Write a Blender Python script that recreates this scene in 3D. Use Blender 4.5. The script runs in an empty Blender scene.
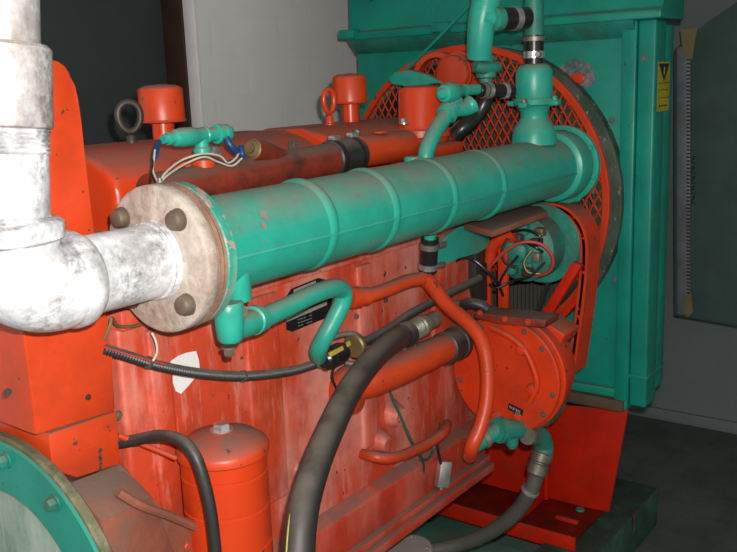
import bpy, bmesh, math, random
from mathutils import Vector as V, Matrix
random.seed(4)
sc = bpy.context.scene
COL = sc.collection
PI = math.pi

# ------------------------------------------------------------------ materials
def _new(name):
    m = bpy.data.materials.new(name); m.use_nodes = True
    nt = m.node_tree; nt.nodes.clear()
    out = nt.nodes.new('ShaderNodeOutputMaterial'); b = nt.nodes.new('ShaderNodeBsdfPrincipled')
    nt.links.new(b.outputs[0], out.inputs[0]); return m, nt, b
def _noise(nt, scale, detail=4, rough=.6, stretch=None, offset=0):
    tc = nt.nodes.new('ShaderNodeNewGeometry'); mp = nt.nodes.new('ShaderNodeMapping')
    nt.links.new(tc.outputs['Position'], mp.inputs[0])
    mp.inputs['Location'].default_value = (offset, offset*1.7, offset*.6)
    if stretch: mp.inputs['Scale'].default_value = stretch
    n = nt.nodes.new('ShaderNodeTexNoise'); n.inputs['Scale'].default_value = scale
    n.inputs['Detail'].default_value = detail; n.inputs['Roughness'].default_value = rough
    nt.links.new(mp.outputs[0], n.inputs['Vector']); return n.outputs[0]
def _ramp(nt, src, a, b):
    r = nt.nodes.new('ShaderNodeMapRange'); r.inputs[1].default_value = a; r.inputs[2].default_value = b
    r.clamp = True; nt.links.new(src, r.inputs[0]); return r.outputs[0]
def _mul(nt, a, b):
    m = nt.nodes.new('ShaderNodeMath'); m.operation = 'MULTIPLY'; nt.links.new(a, m.inputs[0])
    if isinstance(b, float): m.inputs[1].default_value = b
    else: nt.links.new(b, m.inputs[1])
    return m.outputs[0]
def _mix(nt, fac, a, b):
    m = nt.nodes.new('ShaderNodeMix'); m.data_type = 'RGBA'
    if isinstance(fac, float): m.inputs[0].default_value = fac
    else: nt.links.new(fac, m.inputs[0])
    for v, i in ((a, 6), (b, 7)):
        if isinstance(v, tuple): m.inputs[i].default_value = (*v, 1)
        else: nt.links.new(v, m.inputs[i])
    return m.outputs[2]
def paint(name, col, var=.35, rough=.4, metal=0., dust=0., dustcol=(.14,.10,.078), chips=0., chipcol=(.06,.045,.035),
          fade=0., fadecol=(.8,.42,.36), grime=0., grimecol=(.05,.03,.02), dlo=.35, mottle=0., mottlecol=(.3,.3,.3), bump=.15, bscale=60., scale=9., spec=.5):
    m, nt, b = _new(name)
    dark = tuple(c*(1-var) for c in col)
    c = _mix(nt, _ramp(nt, _noise(nt, scale), .35, .65), dark, col)
    if fade:
        f = _mul(nt, _ramp(nt, _noise(nt, 5, 6, .6, (1, 1, .35), 3.1), .45, .66), fade); c = _mix(nt, f, c, fadecol)
        f = _mul(nt, _ramp(nt, _noise(nt, 30, 5, .7, (1, 1, .15), 8.3), .55, .75), fade*.8); c = _mix(nt, f, c, fadecol)
    if grime:
        f = _mul(nt, _ramp(nt, _noise(nt, 7, 6, .7, None, 5.), .48, .68), grime); c = _mix(nt, f, c, grimecol)
    if mottle:
        f = _mul(nt, _mul(nt, _ramp(nt, _noise(nt, 55, 8, .75, None, 2.2), .42, .68), _ramp(nt, _noise(nt, 9, 3, .5, None, 9.1), .35, .6)), mottle); c = _mix(nt, f, c, mottlecol)
    if dust:
        g = nt.nodes.new('ShaderNodeNewGeometry'); s = nt.nodes.new('ShaderNodeSeparateXYZ'); nt.links.new(g.outputs['Normal'], s.inputs[0])
        up = _ramp(nt, s.outputs[2], dlo, dlo+.6)
        f = _mul(nt, _mul(nt, up, _ramp(nt, _noise(nt, 12, 5, .6, None, 1.3), .2, .55)), dust)
        c = _mix(nt, f, c, dustcol)
        mr = nt.nodes.new('ShaderNodeMapRange'); nt.links.new(f, mr.inputs[0]); mr.inputs[3].default_value = rough; mr.inputs[4].default_value = .95
        nt.links.new(mr.outputs[0], b.inputs['Roughness'])
    else: b.inputs['Roughness'].default_value = rough
    if chips:
        f = _ramp(nt, _noise(nt, 38, 3, .5, None, 7.), .74-chips*.1, .76-chips*.1); c = _mix(nt, f, c, chipcol)
    nt.links.new(c, b.inputs['Base Color']); b.inputs['Metallic'].default_value = metal
    b.inputs['Specular IOR Level'].default_value = spec
    if bump:
        bp = nt.nodes.new('ShaderNodeBump'); bp.inputs['Strength'].default_value = bump; bp.inputs['Distance'].default_value = .004
        nt.links.new(_noise(nt, bscale, 4), bp.inputs['Height']); nt.links.new(bp.outputs[0], b.inputs['Normal'])
    return m
RED = (.60, .052, .009)
GRN = (.022, .37, .27)
M = dict(
 red=paint('red_paint', RED, .15, .38, dust=.85, grime=.25, chips=.5, bump=.1),
 redclean=paint('glossy_red_paint', (.62,.048,.008), .08, .3, dust=.7, bump=.04, bscale=20),
 redblock=paint('weathered_red_paint', (.60,.058,.018), .15, .5, dust=.9, fade=.6, fadecol=(.80,.40,.32), grime=.3, chips=.3, bump=.25),
 skid=paint('worn_shaded_skid_paint', (.08,.20,.155), .4, .6, dust=.9, dustcol=(.045,.05,.04), grime=.6, grimecol=(.03,.035,.03), bump=.3, spec=.2),  # worn paint; dark layer on upward faces paints in the beam top's shade
 shelfshade=paint('shaded_red_steel', (.17,.010,.003), .4, .5, grime=.6, grimecol=(.02,.008,.005), bump=.2, spec=.2),  # dark red and grime noise paint in the weak grazing light on the shelf
 crust=paint('crusted_rim', (.15,.14,.07), .5, .8, grime=.8, grimecol=(.30,.27,.20), bump=.8),
 brasschip=paint('chipped_undercoat', (.30,.24,.19), .5, .7, bump=.3),
 redpan=paint('oil_pan_red', (.56,.045,.015), .2, .5, dust=.9, fade=.28, fadecol=(.75,.36,.28), grime=.3, bump=.2),
 redfar=paint('deep_orange_red_paint', (.64,.042,.007), .15, .45, dust=.9, grime=.3, chips=.5, bump=.1, spec=.3),
 capgrey=paint('grey_cap', (.42,.37,.34), .2, .6, grime=.3, bump=.2),
 greenchip=paint('chipped_green_paint', (.03,.33,.24), .3, .5, fade=.5, fadecol=(.45,.42,.38), chips=1.6, chipcol=(.33,.24,.2), bump=.4),
 dusty=paint('dust_caked_red', (.30,.09,.05), .3, .8, dust=1., grime=.9, grimecol=(.14,.10,.075), bump=.4),
 canister=paint('filter_red_paint', (.62,.048,.008), .06, .32, bump=.03, bscale=20, chips=.2),
 redpipe=paint('scorched_red_paint', (.27,.035,.015), .4, .5, dust=1., dustcol=(.12,.08,.06), grime=.95, grimecol=(.04,.016,.01), bump=.3),
 reddark=paint('deep_red_paint', (.58,.016,.002), .2, .55, dust=.4, grime=.3, bump=.1, spec=.2),
 green=paint('green_paint', GRN, .22, .36, dust=.85, dlo=.22, dustcol=(.17,.20,.155), grime=.12, chips=.45, chipcol=(.2,.15,.13), bump=.12),
 greenrad=paint('radiator_green_paint', (.006,.27,.195), .25, .4, dust=.5, spec=.35, chips=.25, chipcol=(.09,.05,.04), grime=.18, bump=.12, scale=4),
 greengrime=paint('grimy_green_paint', (.02,.26,.19), .4, .5, dust=.7, grime=.7, grimecol=(.06,.055,.045), bump=.5),
 greendull=paint('faded_green_paint', (.12,.24,.18), .3, .6, dust=.3, fade=.7, fadecol=(.45,.5,.45), bump=.3),
 galv=paint('galvanised_steel', (.88,.88,.90), .3, .42, metal=.15, grime=.9, grimecol=(.30,.29,.29), mottle=1., mottlecol=(.16,.155,.15), bump=.6, bscale=40, scale=24),
 galvold=paint('brushed_silver_paint', (.58,.55,.54), .3, .4, metal=.2, grime=.9, grimecol=(.26,.21,.18), mottle=1., mottlecol=(.10,.085,.075), bump=.6, bscale=30, scale=18),
 rust=paint('rusty_flange', (.5,.43,.37), .3, .7, fade=.5, fadecol=(.75,.68,.6), grime=.8, grimecol=(.26,.14,.09), mottle=.8, mottlecol=(.2,.11,.07), bump=.7, scale=20),
 rustdark=paint('rusty_joint', (.3,.17,.11), .5, .85, grime=.5, bump=.9, bscale=90),
 boltm=paint('oxidised_bolt', (.2,.15,.11), .4, .55, metal=.5, bump=.4),
 iron=paint('dark_iron', (.09,.075,.06), .4, .5, metal=.5, dust=.6, bump=.2),
 steel=paint('bright_steel', (.8,.8,.8), .3, .28, metal=.85, bump=.1),
 brass=paint('old_brass', (.28,.2,.09), .5, .5, metal=.5, grime=.5, bump=.4),
 brassfit=paint('dull_metal_fitting', (.3,.28,.22), .4, .45, metal=.6, grime=.5, bump=.3),
 rubber=paint('black_rubber', (.028,.026,.025), .3, .45, dust=.7, dustcol=(.16,.13,.1), bump=.15),
 rubberclean=paint('shiny_black_rubber', (.015,.015,.016), .3, .3, dust=.2, bump=.05),
 greyhose=paint('grey_hose_rubber', (.085,.085,.07), .3, .55, dust=.4, bump=.2),
 black=paint('black_plastic', (.012,.012,.014), .3, .35, bump=.05),
 yellow=paint('yellow_tape', (.55,.42,.06), .3, .6, grime=.3, bump=0),
 stickery=paint('yellow_sticker', (.42,.34,.02), .25, .55, bump=0, spec=.2),
 white=paint('white_plastic', (.75,.75,.72), .2, .5, bump=0),
 scrape=paint('bare_primer', (.85,.83,.82), .1, .6, grime=.25, grimecol=(.4,.38,.42), bump=.2),
 plate=paint('plate_print', (.38,.33,.28), .3, .5, bump=0),
 blue=paint('blue_plastic', (.01,.05,.16), .2, .4, bump=0),
 wirew=paint('cream_wire', (.62,.58,.48), .2, .5, bump=0),
 wirer=paint('red_wire', (.5,.06,.05), .2, .5, bump=0),
 wireg=paint('dark_green_wire', (.02,.09,.06), .2, .5, bump=0),
 corem=paint('radiator_core', (.09,.088,.07), .3, .6, dust=.5, bump=.2),
 scar=paint('stripped_paint', (.3,.29,.3), .6, .5, metal=.3, grime=.8, grimecol=(.02,.12,.08), bump=.6, scale=45),
 shroud=paint('worn_shroud', (.05,.09,.06), .4, .6, grime=.6, grimecol=(.16,.13,.11), chips=.9, chipcol=(.22,.19,.17), bump=.6),
 wall=paint('painted_block_wall', (.74,.74,.72), .07, .8, bump=.3, bscale=25, scale=3),
 walldark=paint('grey_wall', (.18,.215,.215), .12, .85, bump=.3, bscale=25, scale=3),
 floor=paint('concrete_floor', (.115,.135,.125), .3, .9, spec=.2, grime=.4, grimecol=(.05,.05,.045), bump=.5, bscale=30, scale=2.5),
 ceil=paint('ceiling_paint', (.3,.29,.27), .1, .9, bump=.1),
 reveal=paint('plaster_edge', (.85,.82,.83), .08, .8, bump=.2),
 door=paint('dark_grey_door', (.042,.056,.057), .12, .7, bump=.1, scale=3),
 wood=paint('brown_door_frame', (.05,.022,.016), .3, .55, bump=.2),
 board=paint('dark_duct_board', (.045,.09,.08), .22, .8, grime=.3, grimecol=(.04,.045,.045), bump=.3, scale=5),
 tape=paint('brown_packing_tape', (.17,.13,.05), .35, .5, bump=0),
 zinc=paint('grey_zinc_strip', (.16,.18,.19), .3, .5, metal=.2, bump=.3),
)
def block_wall_joints(m):
    nt = m.node_tree; b = next(n for n in nt.nodes if n.type == 'BSDF_PRINCIPLED')
    bp = next(n for n in nt.nodes if n.type == 'BUMP')
    g = nt.nodes.new('ShaderNodeNewGeometry'); s = nt.nodes.new('ShaderNodeSeparateXYZ'); c = nt.nodes.new('ShaderNodeCombineXYZ')
    nt.links.new(g.outputs['Position'], s.inputs[0]); nt.links.new(s.outputs[0], c.inputs[0]); nt.links.new(s.outputs[2], c.inputs[1])
    br = nt.nodes.new('ShaderNodeTexBrick'); br.inputs['Scale'].default_value = 1.; br.inputs['Brick Width'].default_value = .45
    br.inputs['Row Height'].default_value = .187; br.inputs['Mortar Size'].default_value = .008; br.inputs['Mortar Smooth'].default_value = .6
    br.inputs['Color1'].default_value = br.inputs['Color2'].default_value = (1,1,1,1); br.inputs['Mortar'].default_value = (.0,.0,.0,1)
    nt.links.new(c.outputs[0], br.inputs['Vector'])
    b2 = nt.nodes.new('ShaderNodeBump'); b2.inputs['Strength'].default_value = .15; b2.inputs['Distance'].default_value = .01
    nt.links.new(br.outputs['Color'], b2.inputs['Height']); nt.links.new(bp.outputs[0], b2.inputs['Normal']); nt.links.new(b2.outputs[0], b.inputs['Normal'])
block_wall_joints(M['wall'])

# ------------------------------------------------------------------ mesh helpers (world coordinates)
def catmull(pts, n=8):
    P = [V(p) for p in pts]
    if len(P) < 3: return P
    P = [P[0]*2-P[1]] + P + [P[-1]*2-P[-2]]; out = []
    for i in range(1, len(P)-2):
        a, b, c, d = P[i-1:i+3]
        for k in range(n):
            t = k/n
            out.append(.5*((2*b)+(c-a)*t+(2*a-5*b+4*c-d)*t*t+(3*b-a-3*c+d)*t**3))
    out.append(P[-2]); return out
def resample(P, step):
    out = [P[0].copy()]; acc = 0
    for a, b in zip(P, P[1:]):
        L = (b-a).length
        if L < 1e-9: continue
        t = step-acc
        while t <= L: out.append(a.lerp(b, t/L)); t += step
        acc = L-(t-step)
    return out
class MB:
    def __init__(s): s.bm = bmesh.new()
    def sweep(s, P, sect, up=None, closed=False, cap=True):
        """P path points, sect(i,n) -> 2D section points"""
        n = len(P); rings = []; prev = None
        for i in range(n):
            if closed: t = (P[(i+1)%n]-P[i-1]).normalized()
            else: t = (P[min(i+1,n-1)]-P[max(i-1,0)]).normalized()
            if up is not None: u = V(up); u = (u-t*u.dot(t)).normalized()
            elif prev is None:
                u = V((0,0,1)) if abs(t.z) < .9 else V((1,0,0)); u = (u-t*u.dot(t)).normalized()
            else: u = (prev-t*prev.dot(t)).normalized()
            prev = u; w = t.cross(u)
            rings.append([s.bm.verts.new(P[i]+u*a+w*b) for a, b in sect(i, n)])
        k = len(rings[0]); m = n if closed else n-1
        for i in range(m):
            A, B = rings[i], rings[(i+1)%n]
            for j in range(k): s.bm.faces.new((A[j], A[(j+1)%k], B[(j+1)%k], B[j]))
        if cap and not closed:
            s.bm.faces.new(rings[0][::-1]); s.bm.faces.new(rings[-1])
        return s
    def tube(s, pts, r, seg=14, smooth=True, n=8, closed=False, rf=None, cap=True):
        P = catmull(pts, n) if smooth and not closed else [V(p) for p in pts]
        if rf is None: rf = lambda u: r
        def sect(i, N):
            rr = rf(i/max(N-1,1)); return [(rr*math.cos(2*PI*j/seg), rr*math.sin(2*PI*j/seg)) for j in range(seg)]
        return s.sweep(P, sect, closed=closed, cap=cap)
    def ribbed(s, pts, r, amp, pitch, seg=12):
        P = resample(catmull(pts, 12), pitch/2)
        def sect(i, N):
            rr = r+(amp if i%2 else -amp); return [(rr*math.cos(2*PI*j/seg), rr*math.sin(2*PI*j/seg)) for j in range(seg)]
        return s.sweep(P, sect)
    def lathe(s, p, d, prof, seg=32):
        """prof = [(t,r)...] along direction d from p; closes ends"""
        p = V(p); d = V(d).normalized(); u = d.orthogonal().normalized(); w = d.cross(u); rings = []
        for t, r in prof:
            c = p+d*t
            if r <= 1e-6: rings.append([s.bm.verts.new(c)])
            else: rings.append([s.bm.verts.new(c+(u*math.cos(2*PI*j/seg)+w*math.sin(2*PI*j/seg))*r) for j in range(seg)])
        for A, B in zip(rings, rings[1:]):
            for j in range(seg):
                k = (j+1)%seg
                if len(A) == 1 and len(B) == 1: continue
                if len(A) == 1: s.bm.faces.new((A[0], B[j], B[k]))
                elif len(B) == 1: s.bm.faces.new((A[j], A[k], B[0]))
                else: s.bm.faces.new((A[j], A[k], B[k], B[j]))
        if len(rings[0]) > 1: s.bm.faces.new(rings[0][::-1])
        if len(rings[-1]) > 1: s.bm.faces.new(rings[-1])
        return s
    def cyl(s, a, b, r, bev=.002, seg=28, r2=None):
        a = V(a); b = V(b); L = (b-a).length; r2 = r if r2 is None else r2
        return s.lathe(a, b-a, [(0, r-bev), (bev, r), (L-bev, r2), (L, r2-bev)], seg)
    def ring(s, p, d, ri, ro, t, seg=64, bev=.002):
        prof = [(0, ri), (0, ro-bev), (bev, ro), (t-bev, ro), (t, ro-bev), (t, ri)]
        p = V(p); d = V(d).normalized(); u = d.orthogonal().normalized(); w = d.cross(u); R = []
        for tt, r in prof: R.append([s.bm.verts.new(p+d*tt+(u*math.cos(2*PI*j/seg)+w*math.sin(2*PI*j/seg))*r) for j in range(seg)])
        for i in range(len(R)):
            A, B = R[i], R[(i+1)%len(R)]
            for j in range(seg): s.bm.faces.new((A[j], A[(j+1)%seg], B[(j+1)%seg], B[j]))
        return s
    def hexa(s, p, d, r, h):
        s.lathe(p, d, [(0, r), (h*.75, r), (h, r*.82)], 6); return s
    def box(s, lo, hi, bev=.004, seg=2, mat=None):
        lo = V(lo); hi = V(hi); lo, hi = V([min(a,b) for a,b in zip(lo,hi)]), V([max(a,b) for a,b in zip(lo,hi)])
        r = bmesh.ops.create_cube(s.bm, size=1); vs = r['verts']; c = (lo+hi)/2; sz = hi-lo
        for v in vs: v.co = V([c[i]+v.co[i]*sz[i] for i in range(3)])
        if mat is not None:
            for v in vs: v.co = mat@v.co
        if bev:
            es = {e for v in vs for e in v.link_edges}
            bmesh.ops.bevel(s.bm, geom=list(es), offset=min(bev, min(sz)*.45), segments=seg, affect='EDGES', profile=.5)
        return s
    def prism(s, pts, ext, bev=0, seg=2):
        e = V(ext); A = [s.bm.verts.new(V(p)) for p in pts]; B = [s.bm.verts.new(V(p)+e) for p in pts]; n = len(pts)
        fs = [s.bm.faces.new(A[::-1]), s.bm.faces.new(B)]
        for i in range(n): fs.append(s.bm.faces.new((A[i], A[(i+1)%n], B[(i+1)%n], B[i])))
        if bev:
            es = {x for f in fs for x in f.edges}
            bmesh.ops.bevel(s.bm, geom=list(es), offset=bev, segments=seg, affect='EDGES', profile=.5)
        return s
    def ball(s, p, r, sx=1, sy=1, sz=1, sub=3):
        q = bmesh.ops.create_icosphere(s.bm, subdivisions=sub, radius=r)
        for v in q['verts']: v.co = V(p)+V((v.co.x*sx, v.co.y*sy, v.co.z*sz))
        return s
ORG = {}
def obj(name, mb, mat, parent=None, label=None, cat=None, group=None, kind=None, sharp=38):
    bm = mb.bm; bmesh.ops.recalc_face_normals(bm, faces=bm.faces)
    if parent is not None: o0 = ORG[parent.name]
    elif kind == 'structure': o0 = V((0,0,0))
    else:
        vs = [v.co for v in bm.verts]
        o0 = V(((min(v.x for v in vs)+max(v.x for v in vs))/2, (min(v.y for v in vs)+max(v.y for v in vs))/2, min(v.z for v in vs)))
    for v in bm.verts: v.co -= o0
    me = bpy.data.meshes.new(name); bm.to_mesh(me); bm.free()
    for p in me.polygons: p.use_smooth = True
    me.set_sharp_from_angle(angle=math.radians(sharp))
    me.materials.append(M[mat] if isinstance(mat, str) else mat)
    o = bpy.data.objects.new(name, me); COL.objects.link(o)
    if parent is not None: o.parent = parent
    else: o.location = o0
    ORG[o.name] = o0.copy()
    if label: o['label'] = label
    if cat: o['category'] = cat
    if group: o['group'] = group
    if kind: o['kind'] = kind
    return o
def thing(name, label, cat, loc, group=None):
    o = bpy.data.objects.new(name, None); COL.objects.link(o); o.location = loc; o.empty_display_size = .05
    o['label'] = label; o['category'] = cat
    if group: o['group'] = group
    ORG[o.name] = V(loc); return o
def bolt(parent, p, d, r=.01, h=.008, mat='boltm', name='bolt'):
    m = MB(); m.lathe(p, d, [(0, r*1.35), (h*.25, r*1.35)], 16); m.hexa(V(p)+V(d).normalized()*h*.25, d, r, h)
    return obj(name, m, mat, parent)
def L(a, b, t): return V(a).lerp(V(b), t)
X_, Y_, Z_ = V((1,0,0)), V((0,1,0)), V((0,0,1))

# ------------------------------------------------------------------ the room
obj('floor', MB().box((-2.5,-2.5,-.1), (5.4,3.3,0), 0), 'floor', kind='structure')
wx = 2.83
obj('wall_left', MB().box((wx,3.0,0), (5.4,3.3,3.4), .012).box((-2.5,3.0,0), (1.3,3.3,3.4), 0).box((1.3,3.0,2.9), (wx,3.3,3.4), 0), 'wall', kind='structure')
obj('wall_front', MB().box((5.262,-2.5,0), (5.4,3.3,3.4), 0), 'walldark', kind='structure')
obj('baseboard_front', MB().box((5.235,-2.5,0), (5.262,3.0,.07), .004), 'walldark', kind='structure')
obj('wall_back', MB().box((-2.5,-2.5,0), (-2.4,3.3,3.4), 0), 'wall', kind='structure')
obj('wall_right', MB().box((-2.5,-2.5,0), (5.4,-2.4,3.4), 0), 'wall', kind='structure')
obj('ceiling', MB().box((-2.5,-2.5,3.4), (5.4,3.3,3.5), 0), 'ceil', kind='structure')
obj('trim_1', MB().box((wx-.006,2.996,0), (wx+.008,3.065,2.92), .004), 'reveal', kind='structure')
obj('door_1', MB().box((1.3,3.195,0), (2.822,3.235,2.9), .004), 'door', kind='structure')
obj('trim_2', MB().box((2.815,3.066,0), (2.83,3.195,2.9), .004).box((1.3,3.066,2.82), (2.815,3.195,2.9), .004), 'wood', kind='structure')

# ------------------------------------------------------------------ galvanised pipework
AY, AZ = 1.33, 1.785
t = thing('galvanised_pipe', 'thick silver galvanised pipe with elbow, bolted by a rusty flange to the green cylinder', 'pipe', (.80,AY,1.69))
vx = .802; lean = V((.105,0,1)).normalized()
def vp(z): return (vx+(z-1.862)*.105, AY, z)
obj('upper_pipe', MB().cyl(vp(2.175), vp(2.5), .0615), 'galvold', t)
m = MB(); m.lathe(vp(2.048), lean, [(0,.070),(.006,.0785),(.128,.0785),(.134,.073)], 40); obj('coupling', m, 'galvold', t)
def threads(z0, z1, r, n):
    out = []
    for i in range(n):
        z = z0+(z1-z0)*i/n; out += [(z, r), (z+(z1-z0)/n*.5, r+.005)]
    return out
prof = threads(0, .035, .0685, 6)+[(.036,.071),(.13,.071)]+threads(.131, .175, .070, 6)
obj('threaded_nipple', MB().lathe(vp(1.88), lean, prof, 40), 'galv', t)
m = MB(); bp = [(vx,AY,1.885),(vx,AY,1.862)]
for k in range(0, 10):
    a = PI/2*k/9; bp.append((vx+.085*(1-math.cos(a)), AY, 1.862-.077*math.sin(a)))
bp.append((.93,AY,AZ)); m.tube(bp, .083, 36, smooth=False, rf=lambda u: .086-.004*u)
m.lathe((vx,AY,1.868), (0,0,1), [(0,.085),(.006,.095),(.03,.096),(.036,.088)], 40)
m.lathe((.895,AY,AZ), X_, [(0,.081),(.012,.086),(.03,.086),(.044,.078),(.05,.068)], 40)
obj('elbow', m, 'galv', t)
m = MB(); m.cyl((.92,AY,AZ), (1.12,AY,AZ), .071, seg=40)
m.lathe((1.088,AY,AZ), X_, [(0,.071),(.004,.075),(.009,.073),(.02,.079),(.025,.079)], 40)
m.lathe((1.014, 1.262, 1.786), -Y_, [(-.006,.010),(.003,.010),(.005,.006)], 16)
obj('horizontal_pipe', m, 'galv', t)
fl = obj('flange', MB().lathe((1.106,AY,AZ), X_, [(0,.136),(.003,.1415),(.005,.143),(.026,.144),(.029,.142)], 64), 'rust', t)
obj('gasket', MB().lathe((1.135,AY,AZ), X_, [(0,.140),(.003,.1435),(.008,.139),(.013,.1435),(.018,.140),(.023,.143),(.026,.14)], 64), 'rustdark', t)
for a in (43, 133, 223, 313):
    c = V((1.107, AY+.113*math.cos(math.radians(a)), AZ+.113*math.sin(math.radians(a))))
    m = MB(); m.lathe(c, -X_, [(0,.0215),(.004,.0215),(.0045,.019)], 20); m.lathe(c-X_*.004, -X_, [(0,.0195),(.010,.0195),(.016,.0165),(.018,.012)], 12)
    obj('flange_bolt', m, 'boltm', fl)
# ------------------------------------------------------------------ heat exchanger
t = thing('heat_exchanger', 'long green horizontal cylinder with raised bands running along the red engine', 'heat exchanger', (2.0,AY,AZ-.1))
ZC = 1.79
obj('shell', MB().cyl((1.18,AY,ZC-.003), (2.92,AY,ZC+.004), .101, seg=64), 'green', t)
obj('near_flange', MB().lathe((1.161,AY,AZ), X_, [(0,.139),(.003,.142),(.022,.142),(.026,.138),(.030,.108),(.05,.104)], 64), 'greenchip', t)
for p in ((1.532, 1.230, 1.818), (1.778, 1.230, 1.828), (2.055, 1.230, 1.836), (2.331, 1.230, 1.850)):
    obj('band', MB().lathe((p[0]-.013,AY,ZC), X_, [(-.004,.1005),(.004,.1045),(.009,.106),(.017,.106),(.022,.1045),(.030,.1005)], 64), 'green', t)
m = MB(); m.box((1.2,1.2262,1.773), (2.84,1.235,1.778), .0015); obj('weld_seam', m, 'green', t)
obj('end_flange', MB().lathe((2.84,AY,ZC+.004), X_, [(0,.103),(.008,.118),(.02,.122),(.09,.122),(.094,.12)], 64), 'green', t)
m = MB(); m.lathe((2.934,AY,ZC+.004), X_, [(0,.132),(.004,.137),(.024,.137),(.028,.132),(.05,.10),(.062,0)], 64)
ef = obj('end_cap', m, 'green', t)
for a in range(0, 360, 45):
    c = V((2.934, AY+.128*math.cos(math.radians(a+15)), ZC+.128*math.sin(math.radians(a+15)))); bolt(ef, c, -X_, .009, .008, 'green')
m = MB(); m.lathe((1.262, 1.270, 1.713), (0,0,1), [(-.035,.024),(-.03,.026),(.03,.028),(.06,.034)], 24); obj('drain_boss', m, 'green', t)
def shell_patch(x, z, w, h, seed, R=.1013):
    rr = random.Random(seed); m = MB(); a0 = math.asin((z-ZC)/.101); N = 14; ring = []
    def P(dx, da): a = a0+da; return V((x+dx, AY-R*math.cos(a), ZC+R*math.sin(a)))
    c = m.bm.verts.new(P(0,0)); r1_ = []; r2_ = []
    for k in range(N):
        t_ = 2*PI*k/N; q = .7+.5*rr.random()
        r1_.append(m.bm.verts.new(P(w*.5*math.cos(t_)*q, h*.5/.1*math.sin(t_)*q))); r2_.append(m.bm.verts.new(P(w*math.cos(t_)*q, h/.1*math.sin(t_)*q)))
    for k in range(N):
        j = (k+1)%N; m.bm.faces.new((c, r1_[k], r1_[j])); m.bm.faces.new((r1_[k], r2_[k], r2_[j], r1_[j]))
    return obj('paint_chip', m, 'brasschip', t)
for a_ in (((1.325, 1.235, 1.845), .010, .013, 1), ((1.312, 1.235, 1.826), .006, .010, 2), ((1.643, 1.240, 1.846), .008, .004, 5), ((1.759, 1.235, 1.815), .006, .004, 7), ((1.210, 1.240, 1.770), .005, .012, 9)):
    shell_patch(a_[0][0], a_[0][2], a_[1], a_[2], a_[3])
# drain valve and its green pipe
t = thing('drain_elbow', 'green cast elbow fitting with a bolt under the near end of the green cylinder', 'fitting', (1.214, 1.260, 1.584))
m = MB()
m.lathe((1.221, 1.260, 1.686), (0,0,-1), [(0,.028),(.004,.031),(.02,.031),(.05,.029),(.075,.026),(.082,.02)], 20)
m.tube([(1.217, 1.260, 1.637), (1.266, 1.270, 1.626), (1.346, 1.290, 1.619)], .024, 18, rf=lambda u: .027)
m.lathe((1.305, 1.280, 1.624), V((1.382, 1.300, 1.619))-V((1.305, 1.280, 1.624)), [(0,.027),(.003,.031),(.02,.031),(.023,.027)], 24)
obj('body', m, 'green', t)
bolt(t, (1.215, 1.260, 1.596), -Z_, .012, .016)
bolt(t, (1.238, 1.240, 1.662), -Y_, .011, .006, 'rustdark')
t = obj('water_pipe', MB().tube([(1.334, 1.290, 1.618), (1.431, 1.300, 1.621), (1.537, 1.310, 1.627), (1.627, 1.320, 1.624), (1.674, 1.330, 1.608), (1.683, 1.335, 1.580), (1.662, 1.350, 1.532), (1.640, 1.370, 1.484), (1.654, 1.400, 1.445), (1.716, 1.440, 1.401)], .0225, 20), 'green',
        label='bent green pipe crossing the black data plate, from drain elbow to cable connector', cat='pipe')

# ------------------------------------------------------------------ engine block
BY = 1.5
t = thing('engine', 'long red diesel engine with faded streaked paint beneath the green cylinder', 'engine', (1.85,1.85,.62))
E0 = t
m = MB()
m.box((1.13,BY,.90), (2.62,2.25,1.62), .012, 3)
m.box((1.13,BY-.02,1.615), (2.66,2.22,1.66), .006)
m.box((1.17,BY+.06,1.64), (2.66,2.15,1.80), .02)
for (xa, xb, y, z0, z1) in ((1.20,1.26,.012,1.0,1.6),(1.50,1.62,.008,1.05,1.6),(1.95,2.02,.010,1.05,1.6),(2.34,2.45,.012,1.2,1.6)):
    m.box((xa,BY-y,z0), (xb,BY+.02,z1), .008, 3)
obj('block', m, 'redblock', t)
m = MB(); m.prism([(1.35,BY-.035,.80),(1.35,BY-.04,.915),(1.35,BY,.935),(1.35,BY+.1,.95),(1.35,BY+.1,.80)], (1.27,0,0), .006)
m.box((1.2,BY-.07,.745), (2.62,BY+.6,.775), .004); m.box((1.2,BY-.055,.778), (2.62,BY+.6,.80), .004)
m.box((1.45,1.85,.58), (2.2,2.2,.75), .02)
obj('oil_pan', m, 'redpan', t)
# raised bosses
for (p, r, h) in (((2.106, 1.500, 1.112), .035, .035), ((2.029, 1.500, 1.055), .03, .04), ((1.673, 1.500, 1.096), .02, .01)):
    m = MB(); m.lathe(p, (0,-1,-.15), [(-.02,r*1.5),(.0,r*1.2),(h*.6,r),(h,r*.8)], 20); obj('boss', m, 'redblock', t)
for p in ((1.946, 1.500, 1.457), (1.963, 1.500, 1.427), (1.113, 1.500, 1.437), (1.342, 1.500, 1.242), (2.090, 1.500, 1.473), (1.243, 1.500, 1.448)): bolt(t, p, -Y_, .007, .006, 'boltm')
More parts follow.
